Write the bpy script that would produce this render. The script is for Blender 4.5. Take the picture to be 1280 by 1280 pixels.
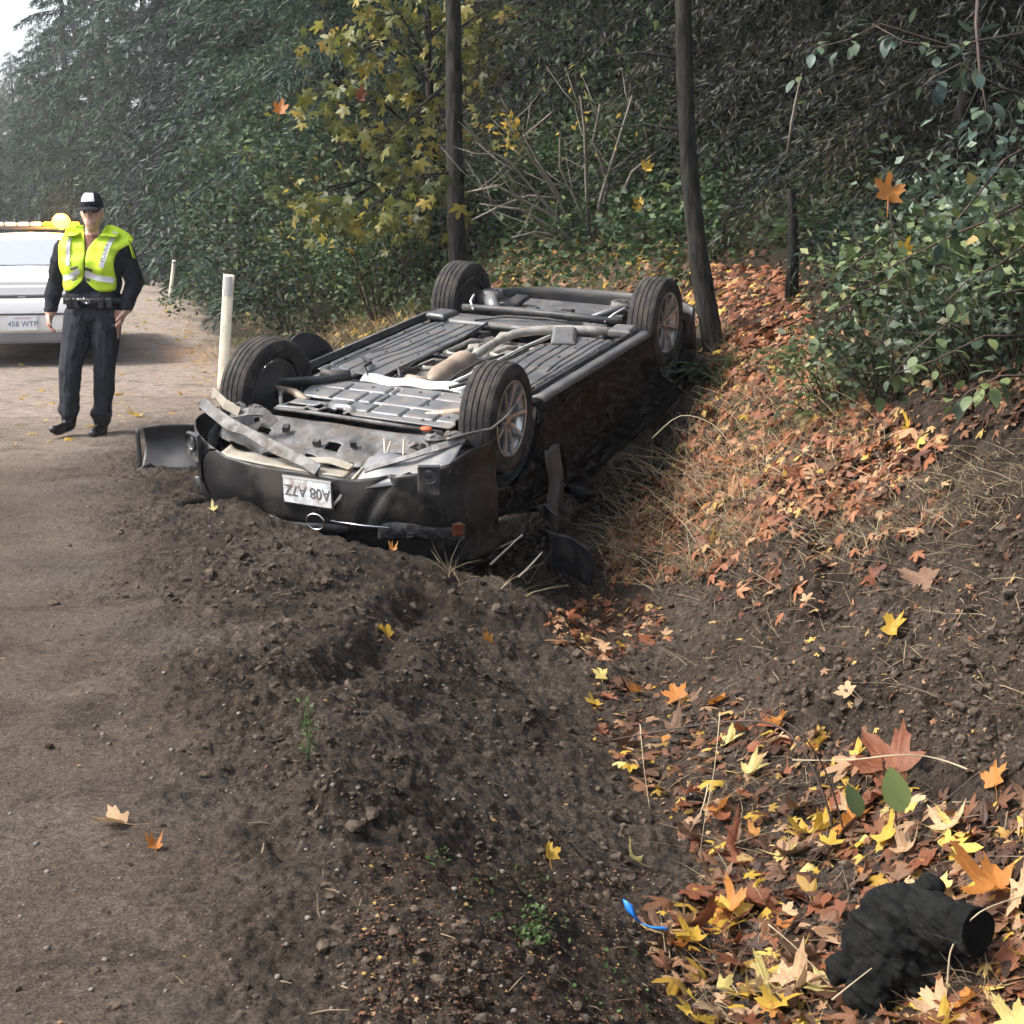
import bpy, math, random
import numpy as np
from mathutils import Vector, Matrix, Euler
from mathutils.bvhtree import BVHTree
random.seed(7); rng = np.random.default_rng(11)
PI = math.pi; R = math.radians
for o in list(bpy.data.objects): bpy.data.objects.remove(o)
scn = bpy.context.scene
COL = scn.collection
# ------------------------------------------------------------------ camera, sky, sun, exposure
FPX = 2000.0; CAMH = 1.63; PITCH = math.atan(366/FPX)
cam = bpy.data.cameras.new('camera'); camo = bpy.data.objects.new('camera', cam); COL.objects.link(camo)
cam.sensor_width = 36; cam.lens = FPX/1280*36; cam.clip_start = .05; cam.clip_end = 2000
camo.location = (0, 0, CAMH); camo.rotation_euler = (PI/2-PITCH, 0, 0)
scn.camera = camo
world = bpy.data.worlds.new('World'); scn.world = world; world.use_nodes = True
wn = world.node_tree.nodes; wl = world.node_tree.links
sky = wn.new('ShaderNodeTexSky'); sky.sky_type = 'NISHITA'; sky.sun_disc = False
SUN_EL, SUN_AZ = 47, -100          # azimuth measured from +Y towards +X
sky.sun_elevation = R(SUN_EL); sky.sun_rotation = R(SUN_AZ); sky.dust_density = 4.0; sky.air_density = 1.0; sky.ozone_density = 1.0
# an overcast veil: the sky colour is pulled most of the way to its own grey
hsv = wn.new('ShaderNodeHueSaturation'); hsv.inputs['Saturation'].default_value = .55
wl.new(sky.outputs[0], hsv.inputs['Color']); wl.new(hsv.outputs[0], wn['Background'].inputs['Color'])
wn['Background'].inputs['Strength'].default_value = .09
sun = bpy.data.lights.new('sun', 'SUN'); sun.energy = 1.5; sun.angle = R(12); sun.color = (1, .95, .88)
suno = bpy.data.objects.new('sun', sun); COL.objects.link(suno)
az = R(SUN_AZ); el = R(SUN_EL)
sd = Vector((math.sin(az)*math.cos(el), math.cos(az)*math.cos(el), math.sin(el)))
suno.rotation_euler = sd.to_track_quat('Z', 'Y').to_euler(); suno.location = (-20, 0, 30)
scn.view_settings.view_transform = 'Standard'; scn.view_settings.look = 'None'
scn.view_settings.exposure = 2.0; scn.view_settings.gamma = 1; scn.view_settings.use_curve_mapping = False
scn.render.engine = 'CYCLES'
cy = scn.cycles
cy.use_denoising = True; cy.max_bounces = 6; cy.diffuse_bounces = 3; cy.glossy_bounces = 3
cy.transmission_bounces = 4; cy.transparent_max_bounces = 6; cy.volume_bounces = 0
cy.use_adaptive_sampling = True; cy.adaptive_threshold = .03; cy.adaptive_min_samples = 16; cy.use_light_tree = False
cy.caustics_reflective = False; cy.caustics_refractive = False; cy.sample_clamp_indirect = 6

# ------------------------------------------------------------------ helpers
def ray(px, py):
    px = np.asarray(px, float); py = np.asarray(py, float)
    X = (px-640)/FPX; U = (640-py)/FPX; c, s = math.cos(PITCH), math.sin(PITCH)
    return np.stack([X, c+U*s, -s+U*c], -1)
def at(px, py, y):
    d = ray(px, py); return np.array([0, 0, CAMH]) + d*(y/d[..., 1:2])

def link(o, parent=None):
    COL.objects.link(o)
    if parent is not None: o.parent = parent
    return o
def tag(o, label=None, cat=None, group=None, kind=None):
    if label: o['label'] = label
    if cat: o['category'] = cat
    if group: o['group'] = group
    if kind: o['kind'] = kind
    return o
def empty(name, loc=(0, 0, 0), rot=(0, 0, 0)):
    o = bpy.data.objects.new(name, None); COL.objects.link(o); o.location = loc; o.rotation_euler = rot
    o.empty_display_size = .2
    return o
def mesh_np(name, V, F, mats=(), midx=None, smooth=False):
    """V (n,3), F (m,k) arrays -> mesh"""
    me = bpy.data.meshes.new(name)
    V = np.ascontiguousarray(V, np.float32); F = np.ascontiguousarray(F, np.int32)
    me.vertices.add(len(V)); me.vertices.foreach_set('co', V.ravel())
    k = F.shape[1]; me.loops.add(F.size); me.loops.foreach_set('vertex_index', F.ravel())
    me.polygons.add(len(F)); me.polygons.foreach_set('loop_start', np.arange(len(F), dtype=np.int32)*k)
    me.polygons.foreach_set('loop_total', np.full(len(F), k, np.int32))
    if midx is not None: me.polygons.foreach_set('material_index', np.asarray(midx, np.int32))
    me.polygons.foreach_set('use_smooth', np.full(len(F), smooth, bool))
    for m in mats: me.materials.append(m)
    me.update(calc_edges=True)
    return me
def obj(name, me, parent=None, loc=None, rot=None):
    o = bpy.data.objects.new(name, me); link(o, parent)
    if loc is not None: o.location = loc
    if rot is not None: o.rotation_euler = rot
    return o
def perp(d):
    d = Vector(d).normalized(); u = d.orthogonal().normalized(); return u, d.cross(u)
class MB:
    def __init__(s): s.v = []; s.f = []; s.m = []; s.cur = 0
    def add(s, vs, fs, M=None):
        b = len(s.v)
        for p in vs: s.v.append(tuple(M @ Vector(p)) if M is not None else tuple(p))
        for q in fs: s.f.append(tuple(i+b for i in q)); s.m.append(s.cur)
        return s
    def box(s, c, sz, rot=None, ch=0.0):
        x, y, z = (k/2 for k in sz)
        vs = [(-x,-y,-z),(x,-y,-z),(x,y,-z),(-x,y,-z),(-x,-y,z),(x,-y,z),(x,y,z),(-x,y,z)]
        fs = [(3,2,1,0),(4,5,6,7),(0,1,5,4),(1,2,6,5),(2,3,7,6),(3,0,4,7)]
        if ch:
            z2 = z-ch
            vs = [(-x,-y,-z2),(x,-y,-z2),(x,y,-z2),(-x,y,-z2),(-x,-y,z2),(x,-y,z2),(x,y,z2),(-x,y,z2),
                  (-x+ch,-y+ch,-z),(x-ch,-y+ch,-z),(x-ch,y-ch,-z),(-x+ch,y-ch,-z),(-x+ch,-y+ch,z),(x-ch,-y+ch,z),(x-ch,y-ch,z),(-x+ch,y-ch,z)]
            fs = [(11,10,9,8),(12,13,14,15),(0,1,5,4),(1,2,6,5),(2,3,7,6),(3,0,4,7)]
            for i in range(4):
                j = (i+1) % 4; fs += [(4+i,4+j,12+j,12+i),(j,i,8+i,8+j)]
        M = Matrix.Translation(c)
        if rot is not None: M = M @ (rot.to_matrix().to_4x4() if isinstance(rot, Euler) else Euler(rot).to_matrix().to_4x4())
        return s.add(vs, fs, M)
    def tube(s, pts, rad, n=10, caps=True, squash=None):
        pts = [Vector(p) for p in pts]; k = len(pts)
        if not hasattr(rad, '__len__'): rad = [rad]*k
        vs = []; u = None
        for i, p in enumerate(pts):
            d = (pts[min(i+1,k-1)]-pts[max(i-1,0)]).normalized()
            if u is None: u, w = perp(d)
            else:
                u = (u-d*u.dot(d)); u = u.normalized() if u.length > 1e-6 else perp(d)[0]; w = d.cross(u)
            for j in range(n):
                a = 2*PI*j/n; vs.append(p+u*math.cos(a)*rad[i]+w*math.sin(a)*rad[i]*(squash or 1))
        fs = [(i*n+j, i*n+(j+1)%n, (i+1)*n+(j+1)%n, (i+1)*n+j) for i in range(k-1) for j in range(n)]
        if caps: fs += [tuple(range(n))[::-1], tuple((k-1)*n+j for j in range(n))]
        return s.add(vs, fs)
    def lathe(s, prof, n=32, M=None, closed=False):
        """prof: (radius, height) revolved about local Y"""
        k = len(prof); vs = []
        for r, h in prof:
            for j in range(n):
                a = 2*PI*j/n; vs.append((r*math.cos(a), h, r*math.sin(a)))
        fs = []
        for i in range(k if closed else k-1):
            for j in range(n):
                i2 = (i+1) % k
                fs.append((i*n+j, i2*n+j, i2*n+(j+1)%n, i*n+(j+1)%n))
        return s.add(vs, fs, M)
    def ball(s, c, r, nu=12, nv=8, M=None):
        if not hasattr(r, '__len__'): r = (r, r, r)
        vs = [(c[0], c[1], c[2]-r[2])]
        for i in range(1, nv):
            t = -PI/2+PI*i/nv
            for j in range(nu):
                a = 2*PI*j/nu; vs.append((c[0]+r[0]*math.cos(t)*math.cos(a), c[1]+r[1]*math.cos(t)*math.sin(a), c[2]+r[2]*math.sin(t)))
        vs.append((c[0], c[1], c[2]+r[2])); L = len(vs)-1
        fs = [(0, 1+(j+1)%nu, 1+j) for j in range(nu)]
        for i in range(nv-2):
            b = 1+i*nu
            fs += [(b+j, b+(j+1)%nu, b+nu+(j+1)%nu, b+nu+j) for j in range(nu)]
        b = 1+(nv-2)*nu; fs += [(b+j, b+(j+1)%nu, L) for j in range(nu)]
        return s.add(vs, fs, M)
    def grid(s, fn, nu, nv, flip=False):
        vs = [fn(i/nu, j/nv) for i in range(nu+1) for j in range(nv+1)]
        w = nv+1; fs = []
        for i in range(nu):
            for j in range(nv):
                q = (i*w+j, (i+1)*w+j, (i+1)*w+j+1, i*w+j+1)
                fs.append(q[::-1] if flip else q)
        return s.add(vs, fs)
    def prism(s, poly, z0, z1, M=None):
        n = len(poly); vs = [(x, y, z0) for x, y in poly]+[(x, y, z1) for x, y in poly]
        fs = [tuple(range(n))[::-1], tuple(range(n, 2*n))]+[(i, (i+1)%n, n+(i+1)%n, n+i) for i in range(n)]
        return s.add(vs, fs, M)
    def capsule(s, a, b, ra, rb, n=12):
        a = Vector(a); b = Vector(b); d = (b-a).normalized() if (b-a).length > 1e-6 else Vector((0,0,1)); pts = []; rad = []
        for k in range(5):
            t = PI/2*k/4; pts.append(a-d*ra*math.cos(t)); rad.append(max(ra*math.sin(t), ra*.02))
        for k in range(5):
            t = PI/2*k/4; pts.append(b+d*rb*math.sin(t)); rad.append(max(rb*math.cos(t), rb*.02))
        return s.tube(pts, rad, n)
    def mesh(s, name, mats, smooth=False):
        me = bpy.data.meshes.new(name); me.from_pydata(s.v, [], s.f)
        for m in (mats if isinstance(mats, (list, tuple)) else [mats]): me.materials.append(m)
        me.polygons.foreach_set('material_index', np.asarray(s.m, np.int32))
        me.polygons.foreach_set('use_smooth', np.full(len(s.f), smooth, bool))
        me.update(); return me
    def build(s, name, mats, parent=None, smooth=False, bevel=0, solid=0, auto=None, loc=None, rot=None):
        me = s.mesh(name, mats, smooth or auto is not None)
        o = obj(name, me, parent, loc, rot)
        if solid:
            md = o.modifiers.new('solid', 'SOLIDIFY'); md.thickness = solid; md.offset = -1
        if bevel:
            md = o.modifiers.new('bevel', 'BEVEL'); md.width = bevel; md.segments = 2; md.limit_method = 'ANGLE'; md.angle_limit = R(40)
        if auto is not None: me.set_sharp_from_angle(angle=R(auto))
        return o

# ---- value noise
_perm = np.random.default_rng(5).random((256, 256))
def vnoise(x, y, seed=0):
    x = np.asarray(x, float)+seed*17.3; y = np.asarray(y, float)+seed*9.1
    xi = np.floor(x).astype(int); yi = np.floor(y).astype(int); fx = x-xi; fy = y-yi
    fx = fx*fx*(3-2*fx); fy = fy*fy*(3-2*fy)
    g = lambda a, b: _perm[a & 255, b & 255]
    return (g(xi,yi)*(1-fx)+g(xi+1,yi)*fx)*(1-fy)+(g(xi,yi+1)*(1-fx)+g(xi+1,yi+1)*fx)*fy-.5
def fbm(x, y, oct=4, seed=0, gain=.5):
    r = 0; a = 1
    c, s_ = math.cos(.6), math.sin(.6)
    for k in range(oct):
        r = r+a*vnoise(x, y, seed+k*3); x, y = 2.03*(x*c-y*s_), 2.03*(x*s_+y*c); a *= gain
    return r
def sstep(a, b, x):
    t = np.clip((np.asarray(x, float)-a)/(b-a), 0, 1); return t*t*(3-2*t)

# ---- materials
def nd(nt, t, **kw):
    n = nt.nodes.new(t)
    for k, v in kw.items(): setattr(n, k, v)
    return n
def ramp(nt, stops):
    n = nt.nodes.new('ShaderNodeValToRGB'); e = n.color_ramp.elements
    while len(e) < len(stops): e.new(.5)
    for q, (p, c) in zip(e, stops): q.position = p; q.color = (*c, 1) if len(c) == 3 else c
    return n
def noise(nt, co, scale, detail=4, rough=.6, out='Fac', stretch=None):
    n = nt.nodes.new('ShaderNodeTexNoise'); n.inputs['Scale'].default_value = scale; n.inputs['Detail'].default_value = detail; n.inputs['Roughness'].default_value = rough
    if stretch:
        mp = nt.nodes.new('ShaderNodeMapping'); mp.inputs['Scale'].default_value = stretch
        nt.links.new(co, mp.inputs[0]); co = mp.outputs[0]
    nt.links.new(co, n.inputs['Vector']); return n.outputs[out]
def mixc(nt, fac, a, b):
    n = nt.nodes.new('ShaderNodeMix'); n.data_type = 'RGBA'
    for sock, v in ((n.inputs[0], fac), (n.inputs[6], a), (n.inputs[7], b)):
        if isinstance(v, bpy.types.NodeSocket): nt.links.new(v, sock)
        elif isinstance(v, (int, float)): sock.default_value = v
        else: sock.default_value = (*v, 1)
    return n.outputs[2]
def math_(nt, op, a, b=None, clamp=False):
    n = nt.nodes.new('ShaderNodeMath'); n.operation = op; n.use_clamp = clamp
    for sock, v in ((n.inputs[0], a), (n.inputs[1], b)):
        if v is None: continue
        if isinstance(v, bpy.types.NodeSocket): nt.links.new(v, sock)
        else: sock.default_value = v
    return n.outputs[0]
MATS = {}
def mat(name, c1, c2=None, scale=12, rough=.6, metal=0, bump=0, bscale=None, dust=None, dustc=(.22,.18,.14), dscale=5, coat=0, spec=.5, emit=None, estr=0, stretch=None, alpha=None, trans=0, contrast=(.35,.65), world_co=False):
    m = bpy.data.materials.new(name); m.use_nodes = True; nt = m.node_tree; b = nt.nodes['Principled BSDF']
    co = nt.nodes.new('ShaderNodeTexCoord').outputs['Object']
    if world_co: co = nt.nodes.new('ShaderNodeNewGeometry').outputs['Position']
    col = None
    if c2 is not None:
        n = noise(nt, co, scale, 5, .6, stretch=stretch); r = ramp(nt, [(contrast[0], c1), (contrast[1], c2)]); nt.links.new(n, r.inputs[0]); col = r.outputs[0]
    else:
        b.inputs['Base Color'].default_value = (*c1, 1)
    rg = None
    if dust:
        n2 = noise(nt, co, dscale, 8, .68); r2 = ramp(nt, [(.62-.4*dust, (0,0,0)), (.80-.3*dust, (1,1,1))]); nt.links.new(n2, r2.inputs[0])
        col = mixc(nt, r2.outputs[0], col if col is not None else c1, dustc)
        n4 = nt.nodes.new('ShaderNodeMapRange'); nt.links.new(r2.outputs[0], n4.inputs[0]); n4.inputs[3].default_value = rough; n4.inputs[4].default_value = .9
        nt.links.new(n4.outputs[0], b.inputs['Roughness'])
        if metal:
            inv = math_(nt, 'MULTIPLY_ADD', r2.outputs[0], -metal); inv.node.inputs[2].default_value = metal; nt.links.new(inv, b.inputs['Metallic'])
    else:
        b.inputs['Roughness'].default_value = rough
        b.inputs['Metallic'].default_value = metal
    if col is not None: nt.links.new(col, b.inputs['Base Color'])
    if bump:
        bn = nt.nodes.new('ShaderNodeBump'); bn.inputs['Strength'].default_value = bump; bn.inputs['Distance'].default_value = .01
        nt.links.new(noise(nt, co, bscale or scale*3, 6, .65, stretch=stretch), bn.inputs['Height']); nt.links.new(bn.outputs[0], b.inputs['Normal'])
    b.inputs['Coat Weight'].default_value = coat; b.inputs['Coat Roughness'].default_value = .08
    b.inputs['Specular IOR Level'].default_value = spec
    if trans: b.inputs['Transmission Weight'].default_value = trans
    if emit: b.inputs['Emission Color'].default_value = (*emit, 1); b.inputs['Emission Strength'].default_value = estr
    MATS[name] = m; return m
def leafmat(name, stops, transl=.35, rough=.5, var=.0, objrand=False, spots=None, tree=False):
    """foliage: colour picked per leaf (or per object) from a ramp, partly translucent"""
    m = bpy.data.materials.new(name); m.use_nodes = True; nt = m.node_tree; b = nt.nodes['Principled BSDF']; out = nt.nodes['Material Output']
    src = nt.nodes.new('ShaderNodeObjectInfo').outputs['Random'] if objrand else nt.nodes.new('ShaderNodeNewGeometry').outputs['Random Per Island']
    r = ramp(nt, stops); nt.links.new(src, r.inputs[0]); col = r.outputs[0]
    if tree:   # each tree or shrub has its own tint and depth of colour
        orr = nt.nodes.new('ShaderNodeObjectInfo').outputs['Random']
        tr = ramp(nt, [(0, (.28,.34,.38)), (.3, (.75,.85,.86)), (.6, (1.35,1.30,.9)), (.8, (.42,.48,.52)), (1, (1.6,1.5,.95))]); nt.links.new(orr, tr.inputs[0])
        mm = nt.nodes.new('ShaderNodeMix'); mm.data_type = 'RGBA'; mm.blend_type = 'MULTIPLY'; mm.inputs[0].default_value = 1
        nt.links.new(col, mm.inputs[6]); nt.links.new(tr.outputs[0], mm.inputs[7]); col = mm.outputs[2]
    if spots:
        co = nt.nodes.new('ShaderNodeTexCoord').outputs['Object']
        n = noise(nt, co, spots[0], 6, .7); rr = ramp(nt, [(.45, (0,0,0)), (.7, (1,1,1))]); nt.links.new(n, rr.inputs[0])
        f = math_(nt, 'MULTIPLY', rr.outputs[0], spots[2]); col = mixc(nt, f, col, spots[1])
        bn = nt.nodes.new('ShaderNodeBump'); bn.inputs['Strength'].default_value = .5; bn.inputs['Distance'].default_value = .004
        nt.links.new(noise(nt, co, spots[0]*2.5, 4), bn.inputs['Height']); nt.links.new(bn.outputs[0], b.inputs['Normal'])
    nt.links.new(col, b.inputs['Base Color']); b.inputs['Roughness'].default_value = rough; b.inputs['Specular IOR Level'].default_value = .35
    t = nt.nodes.new('ShaderNodeBsdfTranslucent'); nt.links.new(col, t.inputs[0])
    mx = nt.nodes.new('ShaderNodeMixShader'); mx.inputs[0].default_value = transl
    nt.links.new(b.outputs[0], mx.inputs[1]); nt.links.new(t.outputs[0], mx.inputs[2]); nt.links.new(mx.outputs[0], out.inputs[0])
    MATS[name] = m; return m
HAZE = .0010
# ------------------------------------------------------------------ terrain
def ex(y):
    y = np.asarray(y, float); return -(y-3.3)*.238 - .0045*np.maximum(y-34, 0)**2
def sof(x, y): return (np.asarray(x, float)-ex(y))*.973
_Hu = np.array([0,.3,.7,1.3,2.0,3.2,6,10,20,40,90]); _Hh = np.array([0,.06,.30,.86,1.42,1.92,2.8,5.5,14,24,36])
def cof(y): return np.interp(y, [-10,0,4.6,8,11,14,17,30], [.8,.8,.95,1.62,1.9,1.8,1.3,1.1])
def dof(y): return np.interp(y, [-10,0,4.6,8,12.5,16,60], [.42,.45,.52,.62,.58,.08,.05])
def hz0(x, y):
    x = np.asarray(x, float); y = np.asarray(y, float)
    s = sof(x, y)+.16*fbm(x*.7, y*.7, 2, 3); c = cof(y); d = dof(y)
    left = -d*sstep(-.5, 1, (s+.35)/(c+.35)*1.5-.5)
    u = np.maximum(s-c, 0)
    h = (np.interp(u-.08, _Hu, _Hh)+np.interp(u+.08, _Hu, _Hh))/2
    h = h*(1-.85*sstep(72, 105, y))
    z = np.where(s > c, -d+h, left)
    z = z-np.interp(u, [0, 40, 200], [0, 0, 0])
    return z
def gauss(x, y, cx, cy, r): return np.exp(-((x-cx)**2+(y-cy)**2)/(r*r))
def raymarch0(px, py, f):
    d = ray(px, py); t = np.geomspace(2.2, 90, 900)
    P = np.array([0,0,CAMH])+d[..., None, :]*t[:, None]
    below = P[..., 2] < f(P[..., 0], P[..., 1])
    i = np.argmax(below, -1)
    return np.take_along_axis(P, i[..., None, None].repeat(3, -1), -2)[..., 0, :]
# mounds and gouges left by the crash: (pixel x, pixel y, radius, height)
_marks = [(330,725,.38,.02),(250,700,.3,.015),(440,1000,.20,.05),(395,1010,.14,.04),(500,800,.3,.07),(590,770,.16,-.09),(650,760,.25,.05),(560,690,.3,.04),
          (640,900,.3,.06),(585,835,.07,-.07),(250,1100,.12,-.02),(360,1055,.07,-.04),(1190,650,.22,-.12),(1240,600,.2,.10),(1130,790,.14,-.10),(1220,860,.28,.08),(1080,760,.2,.05),
          (950,830,.25,.05),(1270,720,.25,.06),(420,640,.25,.05),(300,640,.2,.05),(700,1060,.22,.04),(540,1150,.25,.03),(860,700,.2,.06),(1000,620,.25,.06)]
_mk = []
for (a, b, r_, h_) in _marks:
    p = raymarch0(np.array([a]), np.array([b]), hz0)[0]; _mk.append((p[0], p[1], r_, h_))
# the hollow the wreck lies in (plan ellipse under the roof)
CARP = np.array([-0.236, 10.781, .744])
def freshmask(x, y):
    s = sof(x, y)
    near = sstep(-1.15, -.3, s+.35*fbm(x*1.3, y*1.3, 3, 8)+.04*(y-6))*sstep(15, 11, y)
    return near
def hz(x, y, micro=True):
    x = np.asarray(x, float); y = np.asarray(y, float)
    z = hz0(x, y)
    for (cx, cy, r_, h_) in _mk: z = z+h_*gauss(x, y, cx, cy, r_)
    # torn, ridged soil of the gouged bank
    bk = sstep(.25, .7, sof(x, y)-cof(y))*sstep(10.5, 8.5, y)*sstep(2.6, 2.0, sof(x, y)-cof(y))
    if micro: z = z+bk*(.17*fbm(x*2.6+y*1.2, y*3.1, 4, 41, .6)+.10*np.abs(fbm(x*7, y*7, 3, 43)))
    # scrapes left by the sliding car
    for (xa, ya, xb, yb, w_, d_) in ((-1.75,4.9,-1.0,8.3,.09,.012),(-.75,5.4,-.35,7.9,.09,.05),(1.25,6.2,1.75,8.4,.08,.06),(1.7,5.7,2.3,7.4,.07,.05)):
        lx, ly = xb-xa, yb-ya; L_ = math.hypot(lx, ly); t_ = ((x-xa)*lx+(y-ya)*ly)/L_; q_ = ((x-xa)*-ly+(y-ya)*lx)/L_+.05*np.sin(t_*2.1)
        z = z+sstep(-.15, .35, t_)*sstep(L_+.15, L_-.4, t_)*d_*(-np.exp(-(q_/w_)**2)+.55*np.exp(-((np.abs(q_)-1.9*w_)/(w_*.8))**2))
    # wreck hollow: keep the soil under the roof
    dx = x-CARP[0]; dy = y-CARP[1]; a = (dx*-.42+dy*-.908); b = (dx*.908+dy*-.42)
    inside = sstep(.98, .72, np.abs(b))*sstep(2.22, 1.9, a)*sstep(-2.5, -2.2, a)
    z = np.where(inside > 0, np.minimum(z, z*(1-inside)+inside*np.minimum(z, -.52+.28*np.clip(-a, 0, 2.4)/2.4)), z)
    # pit in front of the right half of the nose
    z = z+.10*gauss(x, y, -.60, 8.1, .5)+.20*gauss(x, y, .02, 8.2, .45)-.10*gauss(x, y, .42, 8.9, .3)
    if micro:
        fr = freshmask(x, y); s = sof(x, y)
        wood = sstep(2.2, 3.4, s-cof(y)+1.2)
        amp = .008+.034*fr
        z = z+amp*fbm(x*2.1, y*2.1, 3, 1)+(.005+.034*fr)*fbm(x*7, y*7, 3, 2)
        n = vnoise(x*16, y*16, 4)*.6+vnoise(x*27, y*27, 6)*.4
        z = z+(.005+.028*fr)*np.abs(n)*1.5+(.003+.015*fr)*vnoise(x*48, y*48, 7)+(.002+.008*fr)*vnoise(x*90, y*90, 8)
        z = z+.004*(.3+fr)*vnoise(x*130, y*130, 9)
        z = z+wood*.12*fbm(x*1.1, y*1.1, 3, 12)
    return z
GB = []
def hit(px, py):
    """points of the ground seen at the given pixels of the photograph (ray cast on the built ground)"""
    D = ray(np.atleast_1d(np.asarray(px, float)), np.atleast_1d(np.asarray(py, float))); o_ = Vector((0, 0, CAMH)); out = np.empty((len(D), 3))
    for i, d in enumerate(D):
        r_ = GB[0].ray_cast(o_, Vector(d))
        out[i] = r_[0] if r_[0] is not None else (d[0]*60, d[1]*60, 0)
    return out
def hit1(px, py): return Vector(hit(px, py)[0])
def gnormal(x, y, e=.06):
    gx = (hz(x+e, y, False)-hz(x-e, y, False))/(2*e); gy = (hz(x, y+e, False)-hz(x, y-e, False))/(2*e)
    n = np.stack([-gx, -gy, np.ones_like(gx)], -1); return n/np.linalg.norm(n, axis=-1, keepdims=True)

def build_ground():
    rows = np.concatenate([np.linspace(-30, 2.4, 16)[:-1], np.geomspace(2.4, 3.2, 40)[:-1], np.geomspace(3.2, 15.5, 470)[:-1], np.geomspace(15.5, 60, 110)[:-1], np.geomspace(60, 262, 22)])
    ts = np.concatenate([-np.geomspace(8, .52, 22), np.linspace(-.50, -.36, 16)[:-1], np.linspace(-.36, .40, 520), np.linspace(.40, .60, 24)[1:], np.geomspace(.62, 8, 22)])
    Y, T = np.meshgrid(rows, ts, indexing='ij')
    X = T*np.maximum(Y, 2.2); X = np.where(np.abs(X) > 40, np.sign(X)*(40+270*np.tanh((np.abs(X)-40)/270)), X)
    Z = hz(X, Y)
    far = sstep(70, 200, np.hypot(X, Y)); Z = Z*(1-far)+far*np.minimum(Z, 12)
    V = np.stack([X, Y, Z], -1).reshape(-1, 3)
    n, m = Y.shape; i = np.arange(n*m).reshape(n, m)
    F = np.stack([i[:-1,:-1], i[:-1,1:], i[1:,1:], i[1:,:-1]], -1).reshape(-1, 4)
    me = mesh_np('ground', V, F, [MATS['ground']], smooth=True)
    s = sof(X, Y); fr = freshmask(X, Y)
    wood = sstep(-.3, 1.0, s-cof(Y)-1.6+.9*fbm(X*.9, Y*.9, 3, 21))
    far = sstep(12.5, 16, Y); wood = np.maximum(wood, far*sstep(.1, .8, s+.3*fbm(X*2, Y*2, 2, 5)))
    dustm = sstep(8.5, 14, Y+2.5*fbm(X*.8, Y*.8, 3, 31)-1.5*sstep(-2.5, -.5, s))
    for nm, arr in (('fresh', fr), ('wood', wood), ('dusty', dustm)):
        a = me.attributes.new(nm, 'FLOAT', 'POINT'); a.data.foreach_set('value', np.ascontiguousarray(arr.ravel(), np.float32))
    o = obj('ground', me); tag(o, 'brown dirt shoulder, ditch and leaf strewn bank', 'ground', kind='structure')
    return o
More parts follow.
